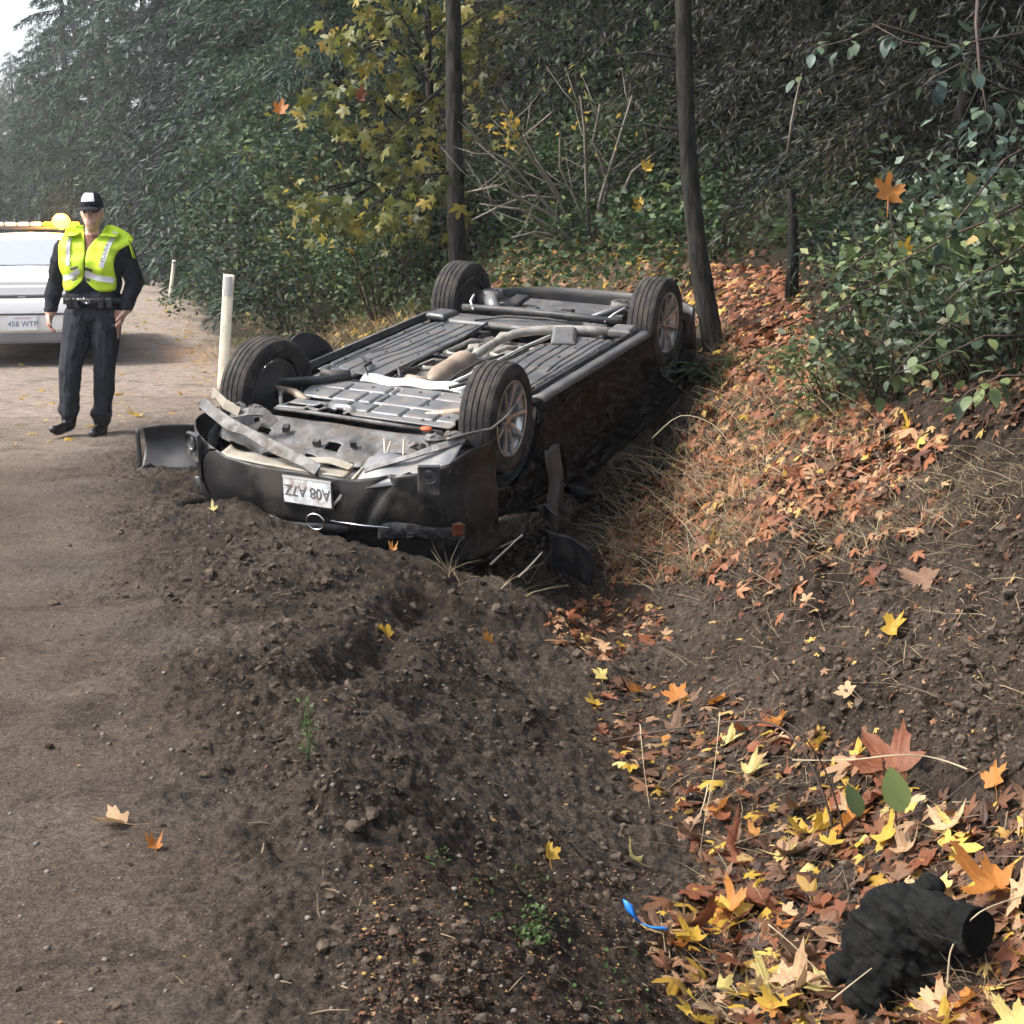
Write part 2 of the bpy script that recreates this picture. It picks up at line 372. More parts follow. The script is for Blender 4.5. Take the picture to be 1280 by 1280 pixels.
def ground_mat():
    m = bpy.data.materials.new('ground'); m.use_nodes = True; nt = m.node_tree; b = nt.nodes['Principled BSDF']
    pos = nt.nodes.new('ShaderNodeNewGeometry').outputs['Position']
    A = lambda n: nd(nt, 'ShaderNodeAttribute', attribute_name=n).outputs['Fac']
    # compacted dirt
    n1 = noise(nt, pos, 1.6, 6, .6); r1 = ramp(nt, [(.3, (.068,.049,.036)), (.5, (.112,.083,.061)), (.7, (.185,.143,.109))]); nt.links.new(n1, r1.inputs[0])
    n2 = noise(nt, pos, 28, 8, .75); r2 = ramp(nt, [(.36, (.026,.020,.016)), (.5, (.09,.07,.054)), (.66, (.19,.155,.125))]); nt.links.new(n2, r2.inputs[0])
    comp = mixc(nt, .45, r1.outputs[0], r2.outputs[0])
    # grey damp gravelly patches
    n5 = noise(nt, pos, .9, 3, .5); r5 = ramp(nt, [(.52, (0,0,0)), (.62, (1,1,1))]); nt.links.new(n5, r5.inputs[0])
    comp = mixc(nt, math_(nt, 'MULTIPLY', r5.outputs[0], .35), comp, (.10,.095,.092))
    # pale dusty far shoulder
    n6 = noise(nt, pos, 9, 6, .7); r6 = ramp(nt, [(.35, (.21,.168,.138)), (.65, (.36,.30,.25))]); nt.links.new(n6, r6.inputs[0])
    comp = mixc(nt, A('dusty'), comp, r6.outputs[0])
    # loose soil
    n3 = noise(nt, pos, 13, 8, .72); r3 = ramp(nt, [(.30, (.006,.0045,.0035)), (.46, (.024,.0165,.0115)), (.60, (.055,.039,.027)), (.75, (.115,.085,.06))]); nt.links.new(n3, r3.inputs[0])
    n7 = noise(nt, pos, 1.3, 4, .6); r7 = ramp(nt, [(.4, (0,0,0)), (.62, (1,1,1))]); nt.links.new(n7, r7.inputs[0])
    soil = mixc(nt, math_(nt, 'MULTIPLY', r7.outputs[0], .6), r3.outputs[0], r2.outputs[0])
    col = mixc(nt, A('fresh'), comp, soil)
    # damp dark patches and crumbs
    n8 = noise(nt, pos, 2.6, 10, .78); r8 = ramp(nt, [(.53, (0,0,0)), (.60, (1,1,1))]); nt.links.new(n8, r8.inputs[0])
    col = mixc(nt, math_(nt, 'MULTIPLY', r8.outputs[0], .5), col, (.022,.016,.012))
    n9 = noise(nt, pos, 38, 5, .7); r9 = ramp(nt, [(.57, (0,0,0)), (.61, (1,1,1))]); nt.links.new(n9, r9.inputs[0])
    col = mixc(nt, math_(nt, 'MULTIPLY', r9.outputs[0], .35), col, (.020,.015,.011))
    # forest floor
    n4 = noise(nt, pos, 22, 6, .7); r4 = ramp(nt, [(.35, (.010,.009,.006)), (.55, (.035,.025,.014)), (.7, (.075,.048,.024))]); nt.links.new(n4, r4.inputs[0])
    col = mixc(nt, A('wood'), col, r4.outputs[0])
    # grit: centimetre and millimetre grains
    g1 = noise(nt, pos, 120, 4, .8); q1 = ramp(nt, [(.36, (.30,.30,.30)), (.47, (.85,.85,.85)), (.56, (1.15,1.15,1.15)), (.68, (2.1,2.05,2.0))]); nt.links.new(g1, q1.inputs[0])
    mm = nt.nodes.new('ShaderNodeMix'); mm.data_type = 'RGBA'; mm.blend_type = 'MULTIPLY'; mm.inputs[0].default_value = .9
    nt.links.new(col, mm.inputs[6]); nt.links.new(q1.outputs[0], mm.inputs[7]); col = mm.outputs[2]
    # scattered pale chips and dark crumbs
    vor = nt.nodes.new('ShaderNodeTexVoronoi'); vor.inputs['Scale'].default_value = 55; nt.links.new(pos, vor.inputs['Vector'])
    rv = ramp(nt, [(.05, (1,1,1)), (.12, (0,0,0))]); nt.links.new(vor.outputs['Distance'], rv.inputs[0])
    sel = ramp(nt, [(.86, (0,0,0)), (.9, (1,1,1))]); nt.links.new(vor.outputs['Color'], sel.inputs[0])
    col = mixc(nt, math_(nt, 'MULTIPLY', rv.outputs[0], sel.outputs[0]), col, (.33,.28,.23))
    nt.links.new(col, b.inputs['Base Color']); b.inputs['Roughness'].default_value = .95; b.inputs['Specular IOR Level'].default_value = .2
    bn = nt.nodes.new('ShaderNodeBump'); bn.inputs['Strength'].default_value = 1.0; bn.inputs['Distance'].default_value = .02
    nt.links.new(noise(nt, pos, 55, 8, .75), bn.inputs['Height'])
    bn2 = nt.nodes.new('ShaderNodeBump'); bn2.inputs['Strength'].default_value = .7; bn2.inputs['Distance'].default_value = .03
    nt.links.new(noise(nt, pos, 12, 6, .7), bn2.inputs['Height']); nt.links.new(bn.outputs[0], bn2.inputs['Normal']); nt.links.new(bn2.outputs[0], b.inputs['Normal'])
    MATS['ground'] = m
ground_mat()
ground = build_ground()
_gv = np.empty(len(ground.data.vertices)*3, np.float32); ground.data.vertices.foreach_get('co', _gv)
_gf = np.empty(len(ground.data.loops), np.int32); ground.data.loops.foreach_get('vertex_index', _gf)
GB.append(BVHTree.FromPolygons(_gv.reshape(-1, 3).tolist(), _gf.reshape(-1, 4).tolist()))

# ---- clods and pebbles
def ico():
    t = (1+5**.5)/2
    v = np.array([(-1,t,0),(1,t,0),(-1,-t,0),(1,-t,0),(0,-1,t),(0,1,t),(0,-1,-t),(0,1,-t),(t,0,-1),(t,0,1),(-t,0,-1),(-t,0,1)], float); v /= np.linalg.norm(v[0])
    f = np.array([(0,11,5),(0,5,1),(0,1,7),(0,7,10),(0,10,11),(1,5,9),(5,11,4),(11,10,2),(10,7,6),(7,1,8),(3,9,4),(3,4,2),(3,2,6),(3,6,8),(3,8,9),(4,9,5),(2,4,11),(6,2,10),(8,6,7),(9,8,1)])
    return v, f
def randrot(n, g=rng):
    q = g.normal(size=(n, 4)); q /= np.linalg.norm(q, axis=1, keepdims=True); w, x, y, z = q.T
    return np.stack([np.stack([1-2*(y*y+z*z), 2*(x*y-z*w), 2*(x*z+y*w)], -1), np.stack([2*(x*y+z*w), 1-2*(x*x+z*z), 2*(y*z-x*w)], -1), np.stack([2*(x*z-y*w), 2*(y*z+x*w), 1-2*(x*x+y*y)], -1)], 1)
def scatter_mesh(name, P, size, base_v, base_f, mats, rots=None, jitter=.3, smooth=False, flat=None, stretch=None):
    n = len(P); k = len(base_v)
    V = base_v[None]*(1+jitter*(rng.random((n, k, 1))-.5)*2) if jitter else np.repeat(base_v[None], n, 0)
    if stretch is not None: V = V*(1+stretch*(rng.random((n, 1, 3))-.5)*2)
    V = V*np.asarray(size).reshape(-1, 1, 1)
    Rm = randrot(n) if rots is None else rots
    V = np.einsum('nij,nkj->nki', Rm, V)
    if flat: V[..., 2] *= flat
    V = V+P[:, None, :]
    F = (base_f[None]+np.arange(n)[:, None, None]*k).reshape(-1, base_f.shape[1])
    return mesh_np(name, V.reshape(-1, 3), F, mats, smooth=smooth)
mat('soil', (.022,.016,.012), (.115,.088,.066), 26, .97, bump=.8, bscale=70, spec=.15, world_co=True)
mat('pebble', (.07,.062,.055), (.22,.195,.17), 6, .85, bump=.2, spec=.3, world_co=True)
iv, if_ = ico()
px = rng.uniform(-60, 1340, 34000); py = 600+720*rng.random(34000)**.8
keep = rng.random(34000) < .9
P = hit(px, py); fr = freshmask(P[:,0], P[:,1]); k = rng.random(len(P)) < fr*sstep(-.05, .35, fbm(P[:,0]*1.7, P[:,1]*1.7, 3, 61))*1.0+.05
P = P[k]; sz = (.0018+.0050*rng.random(len(P))**2+.022*rng.random(len(P))**22)*np.clip(P[:,1]/6, .75, 1.6)
P[:, 2] += sz*.15
pp_x = np.concatenate([rng.uniform(780, 1330, 2600), rng.normal(560, 120, 420), rng.normal(330, 60, 200), rng.normal(430, 50, 90)]); pp_y = np.concatenate([rng.uniform(560, 960, 2600), rng.normal(770, 60, 420), rng.normal(725, 30, 200), rng.normal(1005, 40, 90)]); nn_ = len(pp_x); P2 = hit(pp_x, pp_y); s2 = .003+.010*rng.random(nn_)**2+.022*rng.random(nn_)**12; P2[:, 2] += s2*.2; P = np.concatenate([P, P2]); sz = np.concatenate([sz, s2])
o = obj('soil_clods', scatter_mesh('soil_clods', P, sz, iv, if_, [MATS['soil']], jitter=.35, flat=.75, stretch=.35)); tag(o, 'loose crumbs and clods of dark soil over the shoulder', 'soil', kind='stuff')
px = rng.uniform(-40, 1320, 800); py = 500+800*rng.random(800)
P = hit(px, py); sz = .003+.007*rng.random(len(P))**3; P[:, 2] += sz*.2
o = obj('pebbles', scatter_mesh('pebbles', P, sz, iv, if_, [MATS['pebble']], jitter=.2, flat=.7, smooth=True)); tag(o, 'small pale pebbles scattered over the dirt', 'pebbles', kind='stuff')
# ------------------------------------------------------------------ materials for made things
mat('black_paint', (.002,.002,.0022), (.0035,.0035,.004), 3, .5, spec=.08, coat=0, dust=.10, dustc=(.008,.0075,.007), dscale=3.5)
mat('bumper_paint', (.006,.006,.0065), (.011,.011,.012), 3, .35, spec=.3, dust=.30, dustc=(.045,.039,.033), dscale=2.6, bump=.15)
mat('black_plastic', (.018,.018,.02), (.03,.03,.032), 8, .5, dust=.30, dustc=(.075,.068,.06), bump=.08)
mat('shield_plastic', (.06,.064,.07), (.105,.11,.118), 5, .40, dust=.42, dustc=(.11,.095,.08), dscale=6, spec=.6, bump=.05)
mat('tray_plastic', (.10,.104,.11), (.165,.168,.175), 3, .38, dust=.34, dustc=(.20,.17,.14), dscale=5, spec=.6, bump=.1)
mat('mud_plastic', (.035,.035,.036), (.15,.147,.145), 8, .42, dust=.42, dustc=(.085,.065,.048), dscale=9, bump=.6, bscale=30)
mat('pale_plastic', (.20,.18,.145), (.32,.29,.235), 5, .55, dust=.3, dustc=(.2,.15,.1), dscale=10)
mat('bare_metal', (.72,.71,.69), (.85,.84,.82), 4, .42, metal=.55, dust=.12, dustc=(.5,.46,.40), dscale=7)
mat('heat_shield', (.28,.27,.25), (.44,.42,.38), 6, .5, metal=.5, dust=.5, dustc=(.16,.13,.10), dscale=10, bump=.3)
mat('exhaust', (.26,.19,.15), (.40,.32,.25), 9, .6, metal=.35, dust=.3, dustc=(.34,.25,.18), bump=.2)
mat('dark_steel', (.045,.047,.05), (.08,.08,.083), 9, .5, metal=.4, dust=.35, dustc=(.12,.105,.09), bump=.2)
mat('rubber', (.016,.016,.017), (.028,.027,.027), 10, .85, dust=.45, dustc=(.07,.06,.05), dscale=9, bump=.5, bscale=60, spec=.25)
mat('alloy', (.42,.42,.43), (.55,.55,.56), 5, .28, metal=.85, dust=.28, dustc=(.16,.14,.12), dscale=9)
mat('chrome', (.62,.63,.65), None, rough=.16, metal=1)
mat('glass_dark', (.01,.011,.012), None, rough=.06, coat=1.0, spec=.8)
mat('lamp_glass', (.015,.016,.018), (.07,.072,.075), 16, .15, coat=.6)
mat('amber', (.10,.025,.006), None, rough=.35)
mat('torn_paint', (.03,.03,.033), (.07,.07,.075), 6, .45, dust=.3, dustc=(.09,.08,.07))
mat('mud', (.10,.075,.055), (.2,.16,.12), 20, .95, bump=.6)
mat('plate_white', (.62,.68,.74), (.80,.80,.80), 6, .45, dust=.42, dustc=(.26,.20,.15), dscale=14)
mat('plate_ink', (.03,.035,.05), (.22,.17,.14), 30, .7)
mat('wire', (.42,.36,.28), None, rough=.6)
mat('red_rag', (.45,.09,.03), None, rough=.6)

def text_mesh(body, size, material, extrude=.0008, spacing=1.0):
    cu = bpy.data.curves.new('t', 'FONT'); cu.body = body; cu.size = size; cu.extrude = extrude; cu.align_x = 'CENTER'; cu.align_y = 'CENTER'; cu.space_character = spacing
    to = bpy.data.objects.new('t', cu); COL.objects.link(to); bpy.context.view_layer.update()
    me = bpy.data.meshes.new_from_object(to.evaluated_get(bpy.context.evaluated_depsgraph_get()))
    bpy.data.objects.remove(to); bpy.data.curves.remove(cu)
    me.materials.clear(); me.materials.append(material); return me

def car_shell(xs, prof, arches, mirror=True, nslice=130):
    """loft half profiles along x (prof(x) -> list of (y,z) from sill to crown), mirrored, wheel arches cut"""
    X = np.linspace(xs[0], xs[-1], nslice); rings = []
    for x in X:
        h = prof(x); ring = [(x, y, z) for y, z in h]+[(x, -y, z) for y, z in h[::-1][1:]]
        rings.append(ring)
    A = np.array(rings); n, m, _ = A.shape
    V = A.reshape(-1, 3).copy(); ins = np.zeros(len(V), bool)
    for (cx, cz, r_) in arches:
        d = np.hypot(V[:,0]-cx, V[:,2]-cz); side = np.abs(V[:,1]) > .55
        i_ = (d < r_) & side; ins |= i_ & (d < r_*.999)
        k = np.where(i_ & (d > 1e-6))[0]
        V[k, 0] = cx+(V[k,0]-cx)*r_/d[k]; V[k, 2] = cz+(V[k,2]-cz)*r_/d[k]
    F = []
    for i in range(n-1):
        for j in range(m-1):
            q = (i*m+j, i*m+j+1, (i+1)*m+j+1, (i+1)*m+j)
            if all(ins[list(q)]): continue
            F.append(q)
    return V, F, n, m

# ------------------------------------------------------------------ the overturned car (local: +x nose, +y picture right, +z wheels)
wreck = empty('overturned_car', tuple(CARP), (-.062, .145, -2.003))
tag(wreck, 'black sedan lying upside down across the ditch with its wheels in the air', 'car')
_cx = [-2.36,-2.25,-1.95,-1.45,-.95,-.3,.3,.85,1.3,1.7,2.0,2.2]
_w  = [.66,.80,.87,.90,.91,.92,.92,.91,.90,.88,.82,.70]
_sl = [.20,.12,.05,.0,.0,.0,.0,.0,.02,.06,.10,.14]
_hb = [.55,.62,.66,.69,.68,.67,.66,.63,.59,.54,.48,.42]
_ht = [.60,.70,.76,.93,1.0,1.02,1.0,.84,.68,.60,.53,.46]
_wt = [.50,.66,.70,.64,.60,.60,.60,.62,.68,.68,.62,.5]
def wprof(x):
    w, sl, hb, ht, wt = (float(np.interp(x, _cx, k)) for k in (_w, _sl, _hb, _ht, _wt))
    pts = [(w-.10, -sl+.0), (w-.045, -sl-.005), (w-.02, -sl-.04)]
    for k in range(1, 11):
        t = k/10; h = sl+.04+(hb-sl-.04)*t; bulge = .03*math.sin(PI*min(1, t*.9+.05))-.045*t*t
        pts.append((w-.02+bulge+.012*math.exp(-((t-.62)/.05)**2), -h))
    y0, h0 = pts[-1][0], hb
    for k in range(1, 5):
        t = k/4; pts.append((y0+(wt-y0)*t**.9, -(h0+(ht-.05-h0)*t)))
    for k in range(1, 4):
        t = k/3; pts.append((wt*(1-t), -(ht-.05+.05*math.sin(PI/2*t))))
    return pts
V, F, n, m = car_shell(_cx, wprof, [(1.365, 0, .385), (-1.365, 0, .385)])
# dents
V[:, 1] += .012*np.sign(V[:,1])*fbm(V[:,0]*3, V[:,2]*3, 3, 2)
V[:, 2] += .05*fbm(V[:,0]*2, V[:,1]*2, 3, 4)*(V[:,2] < -.6)
mb = MB(); mb.add(V, F); body = mb.build('body', MATS['black_paint'], wreck, auto=35, solid=.012)
# doors, windows, handles, rub strips on both sides
def side_y(x, H):
    pr = wprof(x); hs = [-p[1] for p in pr]; ys = [p[0] for p in pr]; return float(np.interp(H, hs, ys))
for sgn in (1, -1):
    for (xa, xb) in ((-.98, -.06), (-.03, .93)):
        def dfn(u, v, xa=xa, xb=xb, sgn=sgn):
            x = xa+(xb-xa)*u; H = .10+(.60-.10)*v
            if xa < -.5: x = max(x, -1.365+math.sqrt(max(0, .41**2-min(.41, H)**2)))
            else: x = min(x, 1.365-math.sqrt(max(0, .42**2-min(.42, H)**2)))
            return (x, sgn*(side_y(x, H)+.008), -H)
        mb = MB(); mb.grid(dfn, 14, 10, flip=sgn < 0); d = mb.build('door', MATS['black_paint'], wreck, smooth=True, solid=.012)
        hx = xa+.16
        mb = MB(); yy = side_y(hx, .50)+.035; mb.box((hx, sgn*yy, -.52), (.18, .022, .028), ch=.006); mb.build('door_handle', MATS['black_paint'], d, bevel=.004)
        def wfn(u, v, xa=xa, xb=xb, sgn=sgn):
            x = xa+.05+(xb-xa-.1)*u; hb = float(np.interp(x, _cx, _hb))+.03; ht = float(np.interp(x, _cx, _ht))-.09; H = hb+(max(ht, hb+.02)-hb)*v
            return (x, sgn*(side_y(x, H)+.006), -H)
        mb = MB(); mb.grid(wfn, 8, 4, flip=sgn < 0); mb.build('side_window', MATS['glass_dark'], wreck, smooth=True)
# sills: pinch weld strip along each underside edge
for sgn in (1, -1):
    mb = MB()
    mb.grid(lambda u, v: (-.98+1.90*u, sgn*(.895-.10*v), .012+.012*math.sin(PI*v)-.02*(v < .05)), 24, 6, flip=sgn > 0)
    s_ = mb.build('sill', MATS['shield_plastic'], wreck, smooth=True, solid=.02)
    mb = MB(); mb.box((-.03, sgn*.80, .03), (1.86, .006, .034)); mb.build('weld_flange', MATS['dark_steel'], s_)
# floor pan: grid with tunnel
def groove(d, w, dep): return -dep*math.exp(-(d/w)**2)
def panel(name, x0, x1, y0f, y1f, zf, material, nx=60, ny=30, parent=wreck, solid=.012, smooth=True, holes=None):
    vs = []; fs = []
    for i in range(nx+1):
        x = x0+(x1-x0)*i/nx; a = y0f(x) if callable(y0f) else y0f; b = y1f(x) if callable(y1f) else y1f
        for j in range(ny+1):
            y = a+(b-a)*j/ny; vs.append((x, y, zf(x, y)))
    w = ny+1
    for i in range(nx):
        for j in range(ny):
            x = x0+(x1-x0)*(i+.5)/nx; a = y0f(x) if callable(y0f) else y0f; b = y1f(x) if callable(y1f) else y1f; y = a+(b-a)*(j+.5)/ny
            if holes and holes(x, y): continue
            fs.append((i*w+j, (i+1)*w+j, (i+1)*w+j+1, i*w+j+1))
    mb = MB(); mb.add(vs, fs)
    return mb.build(name, material, parent, auto=50 if smooth else None, solid=solid)
panel('floor_pan', -1.02, 1.05, -.80, .80, lambda x, y: -.045-.10*(1 if abs(y) < .26 else 0), MATS['dark_steel'], 20, 40, smooth=False)
panel('rear_floor', -2.22, -1.02, lambda x: -.48 if abs(x+1.365) < .40 else -.72, lambda x: .48 if abs(x+1.365) < .40 else .72,
      lambda x, y: -.05-.05*(x < -1.8)+.012*math.sin(y*22)*(abs(x+1.5) < .25), MATS['shield_plastic'], 40, 30)
panel('engine_bay', .98, 2.05, lambda x: -.50 if x < 1.8 else -.7, lambda x: .50 if x < 1.8 else .7, lambda x, y: -.20+.05*math.sin(x*19)*math.sin(y*15), MATS['black_plastic'], 30, 24)
# floor shields with long S-curved grooves
def shieldz(sgn, x0, x1):
    def z(x, y):
        a = abs(y); t = (x-x0)/(x1-x0)
        zz = .004
        bend = .055*(1/(1+math.exp(-(x-.18)*11)))
        for k, yk in enumerate((.345, .435, .505, .60, .655)):
            if k in (1, 3) and x > .60-.1*k: continue
            if k == 2 and (x < -.55): continue
            zz += groove(a-yk-bend*(1 if k < 4 else .4), .0058, .016)
        zz += groove(a-.715, .012, .02)
        zz += groove(x-(x1-.10)-.05*math.sin(a*14), .009, .012)*(a > .45)
        return zz+.006*fbm(x*3, y*3, 2, 5)
    return z
panel('floor_shield', -.74, .80, lambda x: -.765+.02*max(0, x-.6), lambda x: -.285-.05*max(0, -(x+.55)*2), shieldz(-1, -.74, .80), MATS['shield_plastic'], 120, 84)
panel('floor_shield', -.70, .62, lambda x: .30+.24*max(0, -(x+.30)), .765, shieldz(1, -.70, .62), MATS['shield_plastic'], 110, 84)
mb = MB(); mb.box((-.56, .40, .03), (.30, .17, .055), (0, .12, .35), ch=.02); mb.build('shield_cover', MATS['shield_plastic'], wreck, bevel=.006)
mb = MB(); mb.box((-.86, .72, .035), (.20, .16, .06), (0, 0, .1), ch=.015); mb.build('jack_pad', MATS['shield_plastic'], wreck, bevel=.006)
mb = MB(); mb.box((-.86, -.70, .03), (.20, .16, .05), (0, 0, -.1), ch=.015); mb.build('jack_pad', MATS['shield_plastic'], wreck, bevel=.006)
# front undertray with pressed rectangles, slots and an arched hole
def trayz(x, y):
    z = .012+.012*math.cos((y-.02)*1.6)
    for gx, ya, yb in ((1.22, -.5, .55), (1.44, -.5, .6), (1.62, -.2, .62)):
        if ya < y < yb: z += groove(x-gx, .010, .02)
    for gy, xa, xb in ((-.30, 1.08, 1.44), (-.02, 1.08, 1.5), (.03, 1.1, 1.42), (.30, 1.08, 1.40), (.26, 1.45, 1.66), (.48, 1.42, 1.66), (-.12, 1.22, 1.55), (.05, 1.45, 1.66)):
        if xa < x < xb: z += groove(y-gy-.25*(x-1.3)*.3, .009, .02)
    z += .018*math.exp(-((math.hypot(x-1.72, y+.14)-.14)/.02)**2)
    return z
def trayhole(x, y):
    return (1.63 < x < 1.685 and -.46 < y < -.21) or (1.46 < x < 1.54 and -.40 < y < -.24) or (math.hypot(x-1.70, y+.12) < .085)
panel('undertray', 1.06, 1.72, lambda x: -.50+.04*math.sin(x*9), lambda x: .56+.10*(x-1.06)/.66+.012*math.sin(x*31), trayz, MATS['tray_plastic'], 100, 130, holes=trayhole)
for (x, y) in ((1.12,-.42),(1.14,-.16),(1.13,.16),(1.13,.44),(1.34,-.02),(1.36,.33),(1.55,.56),(1.66,.45),(1.2,.55),(1.45,.5),(1.34,-.44)):
    mb = MB(); mb.ball((x, y, trayz(x, y)+.002), (.013, .013, .006), 8, 6); mb.build('bolt', MATS['dark_steel'], wreck, smooth=True)
mb = MB(); mb.tube([(1.725, -.50, .004), (1.74, -.2, .008), (1.745, .2, .002), (1.735, .62, -.01)], [.010,.014,.014,.010], 8); mb.build('tray_lip', MATS['mud_plastic'], wreck, smooth=True)
# subframe crossmember (bright) and control arms
mb = MB(); mb.grid(lambda u, v: (.99-.15*v+.015*math.sin(u*7), -.34+.80*u, .012+.028*math.sin(PI*v)+.006*math.sin(u*19)), 40, 10); mb.build('crossmember', MATS['bare_metal'], wreck, smooth=True, solid=.02)
for sgn in (-1, 1):
    arm = [(1.02, sgn*.42, .02), (1.18, sgn*.52, .035), (1.30, sgn*.62, .05), (1.37, sgn*.70, .06)]
    mb = MB(); mb.tube(arm, [.06, .05, .045, .03], 10, squash=.5); a_ = mb.build('control_arm', MATS['dark_steel'], wreck, smooth=True)
    mb = MB(); mb.tube([(1.52, sgn*.40, -.0), (1.42, sgn*.55, .02), (1.40, sgn*.70, .03)], [.028, .024, .02], 8); mb.build('tie_rod', MATS['exhaust'], a_, smooth=True)
    mb = MB(); mb.tube([(.95, sgn*.44, .03), (1.04, sgn*.50, .045), (1.02, sgn*.58, .04), (.92, sgn*.62, .03)], [.03]*4, 8); mb.build('bushing', MATS['dark_steel'], a_, smooth=True)
    mb = MB(); mb.box((.93, sgn*.55, .005), (.18, .24, .03), (0, .1, sgn*.2), ch=.01); mb.build('subframe_plate', MATS['shield_plastic'], a_, bevel=.004)
    # drive shaft
    mb = MB(); mb.tube([(1.36, sgn*.30, -.06), (1.36, sgn*.70, .0)], [.022, .02], 8); mb.build('drive_shaft', MATS['dark_steel'], a_, smooth=True)
# tunnel heat shield, braces, exhaust
panel('heat_shield', -.78, .84, -.255, .255, lambda x, y: -.10+.03*(abs(y)/.25)**2+.008*math.sin(x*26)+.006*fbm(x*8, y*8, 2, 3), MATS['heat_shield'], 70, 20)
mb = MB(); mb.lathe([(.0, -.36), (.03, -.355), (.035, -.30), (.066, -.25), (.074, -.20), (.074, -.02), (.066, .0), (.070, .02), (.078, .06), (.078, .20), (.066, .25), (.036, .31), (.03, .36), (0, .365)], 20, Matrix.Translation((.44, .03, -.005)) @ Matrix.Rotation(PI/2+.06, 4, 'Z'))
mb.build('catalytic_converter', MATS['exhaust'], wreck, smooth=True)
mb = MB(); mb.tube([(.80, .07, -.03), (.84, -.02, .0), (.80, -.10, .0)], [.04, .045, .035], 10); mb.build('flex_joint', MATS['exhaust'], wreck, smooth=True)
pts = [(.10, .01, -.01), (-.15, -.005, .0), (-.36, .0, .01), (-.50, .05, .03), (-.60, .16, .042), (-.68, .32, .045), (-.78, .50, .035), (-.86, .66, .02)]
mb = MB(); mb.tube(pts, [.032,.030,.030,.031,.032,.034,.036,.034], 12); mb.build('exhaust_pipe', MATS['heat_shield'], wreck, smooth=True)
for (xa, xb, ya, yb) in ((.46, .20, -.21, -.10), (.05, -.42, -.23, -.12), (-.02, -.34, .08, .22)):
    r_ = .018; mb = MB(); mb.tube([(xb, yb, -.035), (xa-.04, yb, -.02), (xa, (ya+yb)/2, -.015), (xa-.04, ya, -.015), (xb+.04, ya, -.02), (xb, (ya+yb)/2, -.03)], r_, 8); mb.build('tunnel_brace', MATS['heat_shield'], wreck, smooth=True)
mb = MB(); mb.box((.10, 0, -.01), (.05, .54, .012)); mb.build('tunnel_strap', MATS['dark_steel'], wreck, bevel=.003)
mb = MB(); mb.box((-.46, .0, -.03), (.045, .54, .012)); mb.build('tunnel_strap', MATS['dark_steel'], wreck, bevel=.003)
for dy, c_ in ((-.245, 'black_plastic'), (.27, 'dark_steel'), (.235, 'bare_metal')):
    mb = MB(); mb.tube([(.85, dy*.8, .0), (.4, dy, .012), (-.2, dy, .012), (-.72, dy*1.2, .015), (-1.0, dy*1.3, .01)], .008, 6); mb.build('brake_line', MATS[c_], wreck, smooth=True)
# rear axle: cross beams, tank straps, lower arms, spring perches
mb = MB(); mb.tube([(-1.06, -.62, .05), (-1.05, -.3, .06), (-1.04, .3, .06), (-1.05, .62, .05)], .035, 8, squash=.7); mb.build('rear_crossbeam', MATS['dark_steel'], wreck, smooth=True)
mb = MB(); mb.tube([(-1.16, -.60, .03), (-1.15, 0, .045), (-1.16, .60, .03)], .028, 8); mb.build('anti_roll_bar', MATS['shield_plastic'], wreck, smooth=True)
mb = MB(); mb.box((-.90, -.02, -.005), (.24, 1.24, .05), ch=.018); mb.build('fuel_tank', MATS['shield_plastic'], wreck, bevel=.01)
for (x, y) in ((-1.33, -.16), (-1.36, .11)):
    mb = MB(); mb.box((x, y, .0), (.10, .05, .07), ch=.01); mb.box((x+.03, y-.01, .03), (.03, .09, .03)); mb.build('exhaust_bracket', MATS['black_plastic'], wreck, bevel=.004)
for sgn, yy in ((-1, -.52), (1, .52)):
    mb = MB(); mb.tube([(-1.10, yy-.14*sgn, .04), (-1.30, yy, .085), (-1.38, yy+.12*sgn, .08)], [.05, .06, .045], 10, squash=.55); p_ = mb.build('lower_arm', MATS['shield_plastic'], wreck, smooth=True)
    mb = MB(); mb.lathe([(.03, .0), (.05, .03), (.075, .035), (.082, .0), (.09, -.03), (.06, -.05)], 20, Matrix.Translation((-1.36, yy, .10)) @ Matrix.Rotation(PI/2, 4, 'X')); mb.build('spring_perch', MATS['shield_plastic'], p_, smooth=True)
    mb = MB(); mb.lathe([(.045, -.03), (.05, .02), (.04, .024), (.02, .0)], 16, Matrix.Translation((-1.36, yy, .115)) @ Matrix.Rotation(PI/2, 4, 'X')); mb.build('spring_cup', MATS['black_plastic'], p_, smooth=True)
    mb = MB(); mb.tube([(-1.02, yy, .05), (-1.08, yy+.05*sgn, .10), (-1.2, yy+.08*sgn, .12), (-1.28, yy+.12*sgn, .06)], .009, 6); mb.build('brake_hose', MATS['bare_metal'], p_, smooth=True)
    mb = MB(); mb.box((-1.60, yy*.85, .0), (.30, .12, .04), (0, .1, 0), ch=.01); mb.build('rear_bracket', MATS['black_plastic'], p_, bevel=.004)
for (x, y) in [(xx, yy*sg) for sg in (1, -1) for xx in (-.62,-.35,-.08,.2,.48) for yy in (.33,.56,.735)]:
    mb = MB(); mb.ball((x+random.uniform(-.03,.03), y+random.uniform(-.012,.012), .006), (.012, .012, .007), 8, 5); mb.build('bolt', MATS['black_plastic'], wreck, smooth=True)
